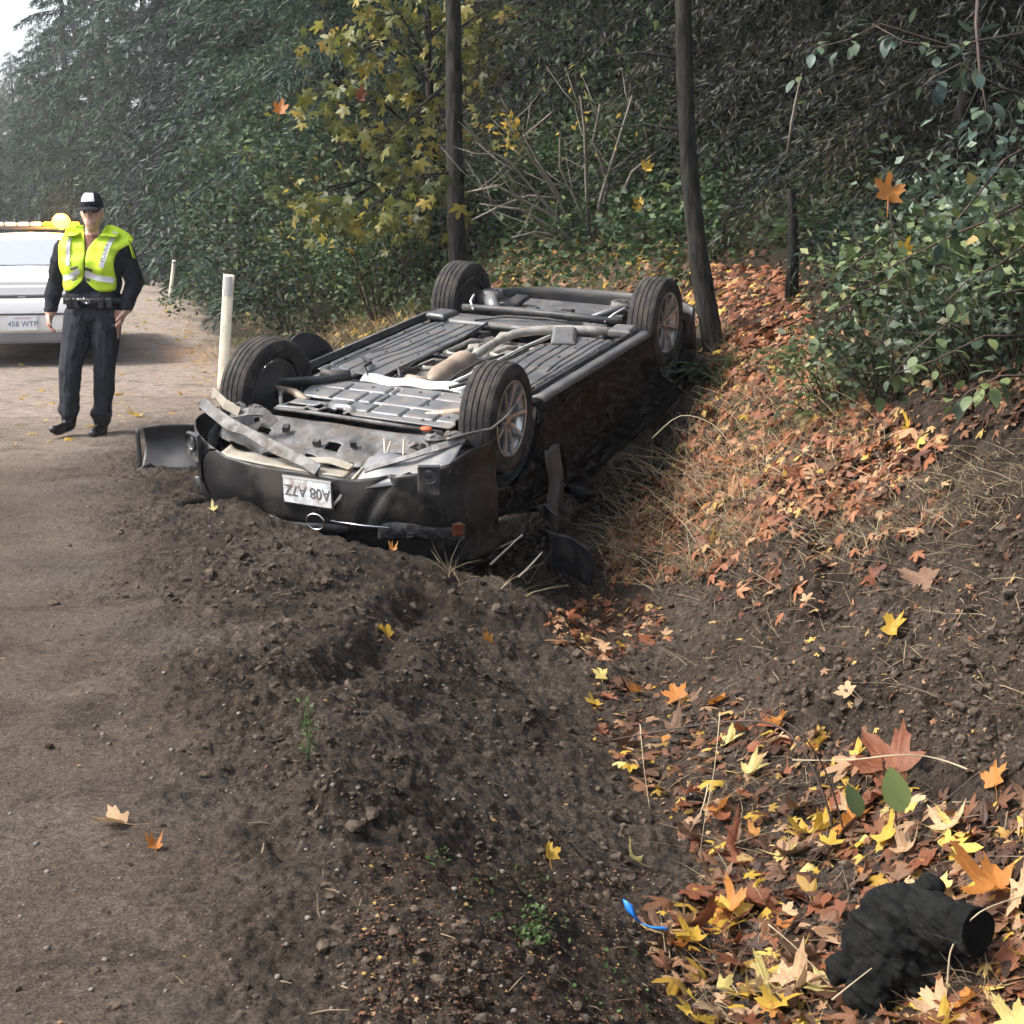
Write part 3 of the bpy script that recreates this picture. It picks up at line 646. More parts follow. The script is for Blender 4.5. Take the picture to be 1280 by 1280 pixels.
for k, (pts_, r_, m_) in enumerate([([(.95,-.30,.03),(.8,-.42,.05),(.62,-.47,.03),(.5,-.60,.03)],.012,'black_plastic'), ([(1.02,.30,.04),(.9,.40,.06),(.78,.46,.05),(.7,.60,.02)],.012,'black_plastic'), ([(.86,-.12,.03),(.74,-.2,.05),(.55,-.2,.0),(.3,-.17,.0)],.010,'dark_steel'), ([(.8,.16,.0),(.6,.17,.02),(.3,.16,.02),(.0,.20,.01)],.009,'black_plastic'), ([(-.8,-.4,.03),(-.9,-.2,.05),(-.95,.1,.05),(-.9,.4,.04)],.010,'black_plastic'), ([(1.5,.58,-.02),(1.42,.66,.02),(1.30,.72,.0)],.016,'black_plastic'), ([(1.62,-.52,-.02),(1.5,-.6,.03),(1.36,-.62,.02)],.014,'dark_steel')]):
    mb = MB(); mb.tube([Vector(p_) for p_ in pts_], r_, 7); mb.build('hose', MATS[m_], wreck, smooth=True)
for (x, y, s_) in ((-.2,-.12,.09),(.62,.18,.07),(.72,-.2,.06),(-.62,-.1,.08),(.3,.2,.05)):
    mb = MB(); mb.box((x, y, -.03), (s_*1.5, s_, .04), (.1, .15, random.uniform(-.5,.5)), ch=.012); mb.build('heat_shield_bracket', MATS['heat_shield' if s_ > .06 else 'dark_steel'], wreck, bevel=.004)
# rear bumper
mb = MB(); mb.grid(lambda u, v: (-2.34-.05*math.sin(PI*u)+.30*abs(2*u-1)**4, -.86+1.72*u, -.02-.50*v), 30, 8, flip=False); mb.build('rear_bumper', MATS['black_plastic'], wreck, smooth=True, solid=.02)
# wheels
TW = .215; TR = .33
def tyre_profile():
    h = TW/2; p = [(.215, -h+.02), (.235, -h+.004), (.27, -h-.004), (.30, -h+.002), (.318, -h+.016), (.324, -h+.026)]
    edges = [-h+.03, -.062, -.056, -.022, -.016, .016, .022, .056, .062, h-.03]
    deep = [0, 0, 1, 1, 0, 0, 1, 1, 0, 0]
    p += [(.327, -h+.032), (.329, -.062), (.322, -.060), (.322, -.055), (.330, -.053), (.331, -.022), (.323, -.020), (.323, -.015), (.331, -.013), (.331, .013), (.323, .015), (.323, .020), (.331, .022), (.330, .053), (.322, .055), (.322, .060), (.329, .062), (.327, h-.032)]
    p += [(.324, h-.026), (.318, h-.016), (.30, h-.002), (.27, h+.004), (.235, h-.004), (.215, h-.02), (.205, h-.04), (.205, -h+.04)]
    return p
mbT = MB(); mbT.lathe(tyre_profile(), 72, closed=True)
Vt = np.array(mbT.v); rr = np.hypot(Vt[:,0], Vt[:,2]); ang = np.arctan2(Vt[:,2], Vt[:,0])
sip = (np.round(ang/(2*PI)*72).astype(int) % 2 == 0) & (rr > .322) & (np.abs(Vt[:,1]) > .045)
for ax in (0, 2): Vt[sip, ax] *= .988
mbT.v = [tuple(v) for v in Vt]
me_tyre = mbT.mesh('tyre', [MATS['rubber']], True); me_tyre.set_sharp_from_angle(angle=R(30))
mb = MB(); mb.lathe([(.212, -.09), (.218, -.07), (.19, -.05), (.19, .05), (.205, .075), (.222, .092), (.226, .098), (.216, .101), (.206, .094)], 40)
for k in range(9):
    a = 2*PI*k/9
    for da in (-.085, .085):
        c0, s0 = math.cos(a+da*1.9), math.sin(a+da*1.9); c1, s1 = math.cos(a+da), math.sin(a+da)
        if da > 0: continue
        mb.tube([(.045*math.cos(a), .062, .045*math.sin(a)), (.12*math.cos(a), .080, .12*math.sin(a)), (.208*math.cos(a), .088, .208*math.sin(a))], [.019, .017, .021], 6, squash=.75)
mb.lathe([(.0, .085), (.03, .084), (.042, .075), (.062, .066), (.066, .04), (.05, .02)], 20)
me_rim = mb.mesh('rim', [MATS['alloy']], True); me_rim.set_sharp_from_angle(angle=R(40))
mb = MB(); mb.lathe([(.0, .0), (.145, .0), (.145, -.022), (.07, -.024), (.065, -.06), (0, -.062)], 28); mb.box((.12, -.01, .05), (.09, .05, .14), ch=.01)
me_disc = mb.mesh('brake_disc', [MATS['dark_steel']], False)
mb = MB(); mb.lathe([(.19, -.07), (.12, -.085), (.06, -.10), (.0, -.10)], 28); me_hubin = mb.mesh('dust_shield', [MATS['black_plastic']], True)
mb = MB()
for k in range(5):
    a = 2*PI*k/5+.3; mb.tube([(.047*math.cos(a), .066, .047*math.sin(a)), (.047*math.cos(a), .082, .047*math.sin(a))], .008, 6)
me_nuts = mb.mesh('wheel_nut', [MATS['dark_steel']], False)
def make_wheel(parent, x, sgn, steer=0, cam_=0, spin=0, z=0):
    w = empty('wheel'); w.parent = parent; w.location = (x, sgn*(.89-TW/2), z)
    w.rotation_euler = (cam_, spin, (0 if sgn > 0 else PI)+steer)
    for nm, me in (('tyre', me_tyre), ('rim', me_rim), ('brake_disc', me_disc), ('dust_shield', me_hubin), ('wheel_nut', me_nuts)): obj(nm, me, w)
    return w
make_wheel(wreck, 1.365, 1, .03, 0, .3); make_wheel(wreck, 1.365, -1, -.14, .05, 1.1)
make_wheel(wreck, -1.365, 1, 0, .02, .7); make_wheel(wreck, -1.365, -1, 0, .03, 1.9)
# arch liners
for x in (1.365, -1.365):
    for sgn in (1, -1):
        mb = MB(); mb.grid(lambda u, v: (x+.40*math.cos(PI+PI*u), sgn*(.50+.36*v), .40*math.sin(PI+PI*u)), 20, 4, flip=sgn < 0); mb.grid(lambda u, v: (x+.40*v*math.cos(PI+PI*u), sgn*.50, .40*v*math.sin(PI+PI*u)), 20, 3)
        mb.build('wheel_arch', MATS['black_plastic'], wreck, smooth=True)
# fender liner flap standing up behind the left front wheel
mb = MB(); mb.grid(lambda u, v: (.93-.62*u, -.93-.05*math.sin(PI*u), -.20+.23*v*math.sin(PI*(u*.86+.12))**.55+.15*v), 16, 6); mb.build('fender_liner', MATS['black_plastic'], wreck, smooth=True, solid=.012)
# ---- nose: bumper cover, torn valance, strip, plate, lamps
def ztop(y):
    return float(np.interp(y, [-.88,-.72,-.52,.28,.34,.55,.72,.84,.92], [-.03,-.09,-.155,-.165,-.17,-.13,-.10,-.06,.0]))
def xfront(y):
    cs = min(1, abs(y-.03)/.92)**1.25; return 1.72+.55*math.sqrt(max(0, 1-cs*cs))**.55
def bump_fn(u, v):
    th = PI*u; cs = math.cos(th); y = .03-.92*math.copysign(abs(cs)**.8, cs); zt = ztop(y); z = zt+(-.66-zt)*v
    x = 1.72+.55*max(1e-6, math.sin(th))**.55+.03*math.sin(PI*min(1, v*1.4))-.22*max(0, v-.55)**1.2
    x += .010*math.sin(y*13+z*9)+.02*float(fbm(y*3.2, z*4, 3, 7))-.035*max(0, 1-abs(y-.45-.5*(z+.3))/.05)*(z < -.12)
    y += .012*math.sin(z*14)*(abs(y) > .85)
    return (x, y, z)
mb = MB(); mb.grid(bump_fn, 110, 26); bump = mb.build('front_bumper', MATS['bumper_paint'], wreck, smooth=True, solid=.006)
# ledge on the top edge of the cover
def ledge(u, v):
    y = -.56+.84*u; zt = ztop(y); return (xfront(y)-.005-.10*v, y, zt+.004+.012*v+.006*math.sin(y*30)*v)
mb = MB(); mb.grid(ledge, 40, 4, flip=False); mb.build('bumper_ledge', MATS['pale_plastic'], wreck, smooth=True, solid=.012)
def ledge2(u, v):
    y = .33+.52*u; zt = ztop(y); k = math.sin(PI*u)
    return (xfront(y)+.012-.20*v, y, zt-.055*(1-v)**2+.004+.07*v+.02*math.sin(u*9)*v)
mb = MB(); mb.grid(ledge2, 30, 6); mb.build('torn_cover', MATS['tray_plastic'], wreck, smooth=True, solid=.008)
def val(u, v):
    y = -.74+1.36*u; x = 1.765+(2.12-1.765-.10*abs(2*u-1)**2)*v
    cr1 = abs(y+.34+.5*(x-1.9)); cr2 = abs(y-.28-.35*(x-1.9)); cr3 = abs(y-.02+.9*(x-1.95))
    z = -.03-.02*v-.13*v**1.3-.035*max(0, 1-cr1/.10)*v-.03*max(0, 1-cr2/.07)*v+.02*max(0, 1-cr3/.12)*v+.018*float(fbm(y*3, x*3, 2, 9))+(.16*max(0, -y-.42)*v)
    return (x, y, z)
def valhole(u, v): return (.17 < u < .23 and .38 < v < .52) or (.55 < u < .60 and .5 < v < .68) or (.80 < u < .97 and .55 < v < .95 and (u-.8)*2.2+(v-.55) < .55)
NU, NV = 68, 24; vs_ = [val(i_/NU, j_/NV) for i_ in range(NU+1) for j_ in range(NV+1)]; ed = [random.uniform(0, .16) for _ in range(NU+1)]
fs_ = [(i_*(NV+1)+j_, (i_+1)*(NV+1)+j_, (i_+1)*(NV+1)+j_+1, i_*(NV+1)+j_+1) for i_ in range(NU) for j_ in range(NV) if not valhole((i_+.5)/NU, (j_+.5)/NV) and (j_+.5)/NV < 1-ed[i_//3*3]]
panelv = MB(); panelv.add(vs_, fs_); panelv.build('torn_valance', MATS['mud_plastic'], wreck, auto=14, solid=.005)
mb = MB(); mb.grid(lambda u, v: (1.76+.34*v, -.72+1.32*u, -.10-.14*v), 20, 5); mb.build('bumper_beam', MATS['black_plastic'], wreck, smooth=True, solid=.01)
for (x, y, z, sx, sy, r0) in ((1.92,-.30,-.055,.05,.035,.3),(2.0,-.05,-.09,.03,.04,.1),(1.95,.16,-.085,.03,.035,.5),(1.90,-.52,-.02,.06,.03,.8)):
    q = MB(); q.box((x, y, z+.012), (sx, sy, .03), (.1, .25, r0)); q.build('valance_slot', MATS['black_plastic'], wreck)
def strip(pts, w, t_, nm, mt, roll=.4, seed=1):
    """a bent flat bar of torn bumper plastic: rectangular section swept along straight pieces"""
    pts = [Vector(p) for p in pts]; rr_ = random.Random(seed); vs = []; k = len(pts)
    for i, p in enumerate(pts):
        d = (pts[min(i+1, k-1)]-pts[max(i-1, 0)]).normalized(); u = Vector((-math.sin(roll), 0, math.cos(roll))); u = (u-d*u.dot(d)).normalized(); n = d.cross(u)
        wa, wb = w*.5*rr_.uniform(.7, 1.1), w*.5*rr_.uniform(.7, 1.1)
        vs += [p+u*wa+n*t_, p+u*wa-n*t_, p-u*wb-n*t_, p-u*wb+n*t_]
    fs = [(i*4+j, i*4+(j+1) % 4, (i+1)*4+(j+1) % 4, (i+1)*4+j) for i in range(k-1) for j in range(4)]+[(3,2,1,0), tuple((k-1)*4+j for j in range(4))]
    q = MB(); q.add(vs, fs); return q.build(nm, mt, wreck, bevel=.003)
strip([(1.90,-.89,.03), (1.97,-.84,.06), (2.07,-.70,.05), (2.15,-.52,.01), (2.17,-.40,-.01), (2.22,-.18,-.07), (2.255,.02,-.115), (2.27,.12,-.14)], .075, .006, 'bumper_strip', MATS['mud_plastic'], .7, 1)
strip([(1.86,-.84,.09), (1.93,-.76,.11), (2.0,-.66,.08), (2.03,-.54,.05)], .06, .005, 'bumper_strip', MATS['pale_plastic'], .3, 2)
strip([(2.03,-.60,.03), (2.0,-.50,.055), (1.97,-.42,.05), (1.97,-.34,.0)], .07, .005, 'bumper_strip', MATS['mud_plastic'], 1.0, 3)
strip([(2.18,.36,-.14), (2.15,.46,-.10), (2.10,.60,-.05), (2.03,.74,.0), (1.93,.85,.03)], .045, .005, 'bumper_strip', MATS['mud_plastic'], .9, 4)
strip([(2.20,-.02,-.12), (2.17,.14,-.11), (2.18,.28,-.13)], .05, .004, 'bumper_strip', MATS['pale_plastic'], 1.2, 5)
mb = MB(); mb.tube([(2.0,.78,.04), (1.9,.86,.055), (1.75,.93,.05), (1.6,.96,.09), (1.50,.97,.14)], [.012,.009,.008,.008,.006], 7); mb.build('torn_trim', MATS['mud_plastic'], wreck, smooth=True)
for (x, y, z, r_) in ((1.84,.62,-.02,.05),(1.93,.56,-.04,.04),(1.80,.72,.0,.045),(1.90,.70,-.05,.05),(1.78,-.6,.0,.04),(1.88,-.66,.03,.05)):
    mb = MB(); mb.ball((x, y, z), (r_, r_*1.3, r_*.6), 9, 6); v_ = np.array(mb.v); v_ += .02*(rng.random(v_.shape)-.5); mb.v = [tuple(p) for p in v_]; mb.build('broken_bracket', MATS['mud_plastic'], wreck)
mb = MB(); mb.ball((1.80, .55, .02), (.03, .04, .015), 8, 5); mb.build('lamp_shard', MATS['red_rag'], wreck, smooth=True)
for (ya, yb, x0) in ((.36,.44,1.95), (.42,.40,1.98), (.47,.52,1.92)):
    mb = MB(); mb.tube([(x0, ya, -.02), (x0+.1, (ya+yb)/2+.02, -.10), (x0+.16, yb, -.19)], .006, 5); mb.build('loose_wire', MATS['wire'], wreck, smooth=True)
mb = MB(); mb.tube([(2.16,.34,-.13), (2.25,.31,-.19), (2.30,.27,-.27), (2.315,.235,-.315)], [.008,.011,.011,.008], 6); mb.build('dangling_wire', MATS['wire'], wreck, smooth=True)
# plate (upside down)
pl = empty('license_plate'); pl.parent = wreck; pl.location = (2.325, .08, -.255); pl.rotation_euler = (PI/2, PI, PI/2)
mb = MB(); mb.box((0,0,0), (.325, .168, .008), ch=.002); mb.build('plate_frame', MATS['black_plastic'], pl, bevel=.003)
mb = MB(); mb.box((0,.004,.006), (.305, .142, .004)); mb.build('plate_face', MATS['plate_white'], pl, bevel=.002)
mb = MB(); mb.box((0,-.074,.0075), (.31, .012, .004)); mb.build('plate_rim', MATS['bare_metal'], pl)
t_ = obj('plate_text', text_mesh('A08 A7Z', .082, MATS['plate_ink']), pl, (0, -.002, .0095)); t_.scale = (.95, 1.1, 1)
mb = MB(); mb.tube([(2.27, -.35, -.46), (2.28, 0, -.47), (2.26, .3, -.46)], .03, 8); mb.build('grille_bar', MATS['black_plastic'], wreck, smooth=True)
# badge ring, chrome strip, lamps
mb = MB()
ring = [(.046*math.cos(a), .046*math.sin(a)) for a in np.linspace(0, 2*PI, 25)]
mb.tube([(2.325, .12+p[0]*1.25, -.425+p[1]) for p in ring], .006, 6, caps=False); mb.build('badge_ring', MATS['chrome'], wreck, smooth=True)
mb = MB(); mb.tube([(2.325, .22, -.405), (2.31, .40, -.41), (2.28, .56, -.41)], .006, 6); mb.build('chrome_strip', MATS['chrome'], wreck, smooth=True)
for sgn in (1, -1):
    fx = xfront(.74*sgn+.03)+.03
    lamp = empty('fog_lamp'); lamp.parent = wreck; lamp.location = (fx, .76*sgn, -.14); lamp.rotation_euler = (0, 0, sgn*.42)
    mb = MB(); mb.box((0, 0, 0), (.03, .12, .17), ch=.005); mb.build('lamp_housing', MATS['dark_steel'], lamp, bevel=.004)
    mb = MB(); mb.lathe([(.0, .0), (.035, -.004), (.045, -.012), (.05, .012)], 20, Matrix.Translation((.018, 0, .035)) @ Matrix.Rotation(-PI/2, 4, 'Z')); mb.build('lamp_lens', MATS['lamp_glass'], lamp, smooth=True)
    mb = MB(); mb.box((.017, -.025, -.035), (.006, .018, .03)); mb.box((.017, .02, -.035), (.006, .028, .018)); mb.build('reflector', MATS['chrome'], lamp)
    hl = empty('headlight'); hl.parent = wreck; hl.location = (xfront(.70)+(-.012 if sgn > 0 else -.10), .70*sgn, -.43); hl.rotation_euler = (0, .1, sgn*.40)
    mb = MB(); mb.grid(lambda u, v: (.03*math.sin(PI*u)*math.sin(PI*v), -.24+.48*u, -.07+.14*v*(1-.3*abs(2*u-1)**3)), 16, 8); mb.build('headlight_lens', MATS['lamp_glass'], hl, smooth=True, solid=.01)
    mb = MB(); mb.box((.03, -.06, .03), (.01, .04, .012)); mb.box((.034, -.06, -.03), (.01, .04, .014)); mb.build('reflector', MATS['chrome'], hl)
    if sgn < 0: continue
    mb = MB(); mb.box((.006, .20*sgn, 0), (.02, .06, .08), ch=.006); mb.build('turn_signal', MATS['amber'], hl, bevel=.004)
# fender torn down on the right side
def tf(u, v):
    return (1.03-.20*v-.05*u+.015*math.sin(u*11), .945+.03*math.sin(PI*u)*v+.02*u+.010*math.sin(v*8+u*6), -.28-.50*u*(1+.12*math.sin(v*7)))
mb = MB(); mb.grid(tf, 14, 8); mb.build('torn_fender', MATS['torn_paint'], wreck, auto=40, solid=.004)
mb = MB(); mb.grid(lambda u, v: (1.20-.12*u+.02*math.sin(v*9), 1.0+.30*v+.03*math.sin(u*4), -.70-.30*u-.08*v), 10, 10); mb.build('torn_fender', MATS['black_plastic'], wreck, auto=40, solid=.006)
mb = MB(); mb.grid(lambda u, v: (1.22-.20*u, .97+.14*v, -.58-.16*u*(1-.4*v)+.03*math.sin(v*5)), 8, 8); mb.build('torn_fender', MATS['torn_paint'], wreck, auto=40, solid=.006)
# wing mirror, folded under
mb = MB(); mb.ball((.62, 1.0, -.66), (.07, .10, .06), 10, 8); mb.build('wing_mirror', MATS['black_paint'], wreck, smooth=True)
# ---- loose wheel-arch liner on the dirt by the nose
p = hit1(225, 590); 
lo = empty('torn_arch_liner', (p.x, p.y+.10, p.z-.02), (0, 0, -.10))
tag(lo, 'torn black plastic wheel arch panel lying on the dirt beside the overturned car nose', 'car panel')
def lf(u, v):
    x = -.27+.52*u; h = .30*(.93+.07*math.sin(PI*u*1.1)-.22*max(0, u-.72)*3.2)
    return (x, .10*math.sin(PI*v*.8)-.05*math.cos(PI*u)+.02*math.sin(u*7), h*v+.02)
mb = MB(); mb.grid(lf, 30, 14, flip=True); mb.build('liner_sheet', MATS['black_plastic'], lo, smooth=True, solid=.006)
mb = MB(); mb.grid(lambda u, v: (-.285+.03*v, -.06-.03*u, .03+.27*u), 10, 3); mb.build('liner_flange', MATS['black_plastic'], lo, smooth=True, solid=.008)
mb = MB(); mb.tube([(-.30,-.09,.01), (-.24,-.06,.05), (-.20,-.04,.06)], .010, 6); mb.build('clip', MATS['black_plastic'], lo, smooth=True)
mb = MB(); mb.tube([(.24,.03,.22), (.20,-.01,.26), (.17,-.02,.22)], [.012,.016,.010], 6); mb.ball((.175, -.03, .255), .012, 8, 6); mb.build('clip', MATS['chrome'], lo, smooth=True)
# ------------------------------------------------------------------ patrol car
mat('white_paint', (.80,.81,.82), None, rough=.25, coat=.5)
mat('grey_valance', (.22,.23,.25), None, rough=.5)
mat('seam', (.05,.05,.055), None, rough=.6)
mat('window_glass', (.62,.65,.68), None, rough=.06, metal=.75, coat=1, spec=1.0)
mat('red_lens', (.5,.02,.02), None, rough=.15, coat=.6)
mat('clear_lens', (.55,.55,.56), None, rough=.15, coat=.6)
mat('plate_clean', (.78,.80,.82), None, rough=.4)
mat('ink_blue', (.03,.05,.16), None, rough=.5)
mat('ink_red', (.5,.10,.10), None, rough=.5)
mat('amber_lit', (1,.4,.05), None, rough=.3, emit=(1,.34,.02), estr=4.5)
mat('amber_halo', (.9,.3,.03), None, rough=.3, emit=(1,.27,.01), estr=.35)  # weak emission imitating the orange halo around the lit lamp
HD = R(90+13.4)
rear = Vector((-5.47, 18.0, 0)); fwd = Vector((math.cos(HD), math.sin(HD), 0))
pc = rear+fwd*2.62
patrol = empty('patrol_car', (pc.x, pc.y, 0.0), (0, 0, HD)); tag(patrol, 'white patrol sedan seen from behind, amber roof light flashing', 'car')
_px = [-2.62,-2.56,-2.3,-1.72,-1.0,-.3,.5,1.1,1.8,2.4,2.56]
_pw = [.84,.90,.94,.96,.97,.97,.97,.97,.96,.90,.78]
_ps = [.36,.33,.29,.28,.27,.27,.27,.27,.29,.34,.40]
_pb = [.90,.93,.95,.96,.96,.96,.95,.93,.88,.80,.72]
_pt = [.95,.99,1.03,1.07,1.42,1.48,1.46,1.03,.98,.88,.78]
_pwt = [.72,.76,.78,.72,.60,.60,.60,.72,.74,.70,.60]
def pprof(x):
    w, sl, hb, ht, wt = (float(np.interp(x, _px, k)) for k in (_pw, _ps, _pb, _pt, _pwt))
    pts = [(w-.12, sl), (w-.03, sl+.01), (w-.01, sl+.05)]
    for k in range(1, 9):
        t = k/8; pts.append((w-.01+.02*math.sin(PI*t)-.04*t*t, sl+.05+(hb-sl-.05)*t))
    y0 = pts[-1][0]
    for k in range(1, 5):
        t = k/4; pts.append((y0+(wt-y0)*t**.9, hb+(ht-.04-hb)*t))
    for k in range(1, 4):
        t = k/3; pts.append((wt*(1-t), ht-.04+.04*math.sin(PI/2*t)))
    return pts
V, F, n, m = car_shell(_px, pprof, [(1.45, .33, .39), (-1.42, .33, .39)])
mb = MB(); mb.add(V, [q[::-1] for q in F]); mb.f.append(tuple(range(m))); mb.m.append(0); mb.f.append(tuple((n-1)*m+j for j in range(m))[::-1]); mb.m.append(0)
mb.build('body', MATS['white_paint'], patrol, auto=40)
mb = MB(); mb.box((-.1, 0, .32), (4.7, 1.60, .06)); mb.build('underbody', MATS['black_plastic'], patrol)
def rw(u, v):
    x = -1.66+.58*v; z = float(np.interp(x, _px, _pt)); wt = float(np.interp(x, _px, _pwt))-.06
    return (x-.006, (2*u-1)*wt, z+.008+.02*(1-abs(2*u-1)**2)*0)
mb = MB(); mb.grid(rw, 12, 6); mb.build('rear_window', MATS['window_glass'], patrol, smooth=True)
for sgn in (1, -1):
    for (xa, xb) in ((-.95, -.12), (-.04, .72)):
        def pw(u, v):
            x = xa+(xb-xa)*u; hb = float(np.interp(x, _px, _pb))+.02; ht = float(np.interp(x, _px, _pt))-.07; z = hb+(ht-hb)*v
            pr = pprof(x); return (x, sgn*(float(np.interp(z, [p[1] for p in pr], [p[0] for p in pr]))+.006), z)
        mb = MB(); mb.grid(pw, 8, 4, flip=sgn > 0); mb.build('side_window', MATS['window_glass'], patrol, smooth=True)
        mb = MB(); mb.box((xa+.12, sgn*.985, .86), (.16, .02, .025), ch=.005); mb.build('door_handle', MATS['white_paint'], patrol)
# rear face: lid, bumper, seams, lamps, plate
mb = MB(); mb.box((-2.61, 0, .845), (.05, 1.34, .12), ch=.015); lid = mb.build('trunk_lid', MATS['white_paint'], patrol, bevel=.01)
mb = MB(); mb.box((-2.633, 0, .776), (.03, 1.36, .022)); mb.build('trunk_seam', MATS['seam'], lid)
mb = MB(); mb.box((-2.645, 0, .775), (.02, .10, .016), ch=.004); mb.build('trunk_latch', MATS['chrome'], lid)
mb = MB(); mb.grid(lambda u, v: (-2.70-.03*math.sin(PI*v)+.16*abs(2*u-1)**5, -.96+1.92*u, .38+.38*v), 30, 8, flip=True); bmp = mb.build('rear_bumper', MATS['white_paint'], patrol, smooth=True, solid=.05)
mb = MB(); mb.box((-2.735, 0, .590), (.012, 1.5, .018)); mb.build('bumper_groove', MATS['seam'], bmp)
mb = MB(); mb.grid(lambda u, v: (-2.69+.03*(1-v)+.16*abs(2*u-1)**5, -.94+1.88*u, .26+.12*v), 20, 3, flip=True); mb.build('lower_valance', MATS['grey_valance'], bmp, smooth=True, solid=.04)
for sgn in (1, -1):
    mb = MB(); mb.box((-2.60, sgn*.80, .85), (.06, .22, .15), ch=.02); mb.build('tail_light', MATS['red_lens'], patrol, bevel=.008)
    mb = MB(); mb.tube([(-2.72, sgn*.45, .27), (-2.45, sgn*.45, .28)], .03, 10); mb.build('tail_pipe', MATS['chrome'], patrol, smooth=True)
pp = empty('license_plate'); pp.parent = patrol; pp.location = (-2.745, 0, .492); pp.rotation_euler = (PI/2, 0, -PI/2)
mb = MB(); mb.box((0,0,0), (.31, .156, .006), ch=.001); mb.build('plate_face', MATS['plate_clean'], pp)
obj('plate_text', text_mesh('458 WTP', .082, MATS['ink_blue']), pp, (0, -.012, .004))
obj('plate_state', text_mesh('WASHINGTON', .026, MATS['ink_red']), pp, (0, .055, .004))
for x in (1.45, -1.42):
    for sgn in (1, -1):
        w = empty('wheel'); w.parent = patrol; w.location = (x, sgn*.80, .33); w.rotation_euler = (0, .4, 0 if sgn > 0 else PI)
        for nm, me in (('tyre', me_tyre), ('rim', me_rim)): obj(nm, me, w)
lb = empty('light_bar'); lb.parent = patrol; lb.location = (-.25, 0, 1.50)
mb = MB(); mb.box((0, 0, .02), (.28, 1.24, .03), ch=.006); mb.build('light_bar_base', MATS['seam'], lb, bevel=.004)
for k in range(8):
    y = .53-.1515*k
    nm = 'light_module'; c_ = 'red_lens' if k == 9 else ('amber_lit' if k == 6 else ('amber_halo' if k in (5, 7) else 'clear_lens'))  # modules flanking the lit one glow only to imitate its halo
    mb = MB(); mb.box((0, y, .065), (.24, .14, .062), ch=.015); o = mb.build(nm, MATS[c_], lb, bevel=.006)
    if k == 6:
        o['label'] = 'lit amber light module'
        mb = MB(); mb.ball((-.10, y, .10), (.08, .11, .10), 16, 10); mb.build('amber_beacon', MATS['amber_lit'], lb, smooth=True)
al = bpy.data.lights.new('amber_light', 'POINT'); al.energy = 80; al.color = (1, .42, .05); al.shadow_soft_size = .1
alo = bpy.data.objects.new('amber_light', al); COL.objects.link(alo); alo.parent = lb; alo.location = (-.16, -.38, .20)
mb = MB(); mb.tube([(.55,-.3,1.46),(.56,-.3,1.75)], .004, 5); mb.build('antenna', MATS['seam'], patrol)

# ------------------------------------------------------------------ officer
mat('navy', (.010,.011,.016), (.020,.021,.028), 20, .85, bump=.15, bscale=40, spec=.2)
mat('trouser', (.016,.018,.023), (.028,.030,.037), 14, .85, bump=.25, bscale=30, spec=.2)
mat('boot', (.008,.008,.009), None, rough=.35)
mat('skin', (.56,.33,.25), (.66,.42,.33), 30, .55)
mat('hair', (.10,.065,.04), None, rough=.8)
mat('hivis', (.42,.62,.02), (.66,.88,.04), 9, .65, bump=.5, bscale=14, contrast=(.3,.6))  # darker noise patches paint the shade of folds into the vest colour
mat('reflect_tape', (.62,.62,.64), None, rough=.35)
mat('white_cloth', (.8,.8,.8), None, rough=.7)
mat('shirt', (.25,.11,.08), None, rough=.8)
off = empty('person', (-3.195, 12.27, 0), (0, 0, 0)); off.location.z = float(hz(-3.195, 12.27))-.012
tag(off, 'officer in dark uniform, cap and yellow reflective vest walking along the shoulder', 'person')
J = lambda x, z, y=0: Vector((x, y, z))
mb = MB()
# torso
cap = mb.capsule
cap((-.085, .0, 1.04), (.095, .0, 1.04), .125, .125); cap((-.09, .0, .93), (.10, .0, .93), .12, .12)
cap((-.09, .01, 1.16), (.10, .01, 1.16), .125, .125); cap((-.10, .0, 1.30), (.115, .0, 1.30), .13, .13)
cap((-.13, .01, 1.40), (.155, .01, 1.40), .10, .10); cap((-.16, .02, 1.45), (.19, .02, 1.45), .06, .06)
cap((.01, .0, 1.44), (.025, .0, 1.56), .075, .056)
# arms (jacket sleeves, loose)
for pts in ([(-.205,.02,1.425), (-.285,.05,1.17), (-.315,-.02,.965)], [(.245,.02,1.425), (.315,.06,1.17), (.262,-.03,.985)]):
    cap(pts[0], pts[1], .078, .070); cap(pts[1], pts[2], .070, .052)
    d = (Vector(pts[2])-Vector(pts[1])).normalized(); q = Vector(pts[2]); cap(q-d*.03, q+d*.005, .054, .048)
# legs
cap((-.095,.0,.92), (-.160,-.13,.51), .125, .088); cap((-.160,-.13,.51), (-.185,-.12,.20), .086, .072)
cap((.10,.0,.92), (.072,-.02,.50), .125, .086); cap((.072,-.02,.50), (.032,.0,.13), .084, .072)
cap((-.02,.0,.86), (.03,.0,.80), .10, .08)
# fabric folds at knees and cuffs
for (x, y, z, r_) in ((-.183,-.12,.22,.068),(.034,-.005,.17,.068)): cap((x-.02,y,z), (x+.02,y,z+.01), r_, r_*.95)
# boots: left-of-picture foot lifting, other planted
cap((-.19,-.11,.15), (-.198,-.10,.10), .06, .054); cap((-.198,-.11,.09), (-.25,-.25,.075), .045, .042); cap((-.235,-.22,.075), (-.262,-.29,.085), .042, .034)
cap((.02,.0,.12), (.018,.03,.05), .058, .048); cap((.018,.03,.045), (.005,-.12,.042), .046, .042); cap((.012,-.08,.045), (.0,-.16,.036), .044, .034)
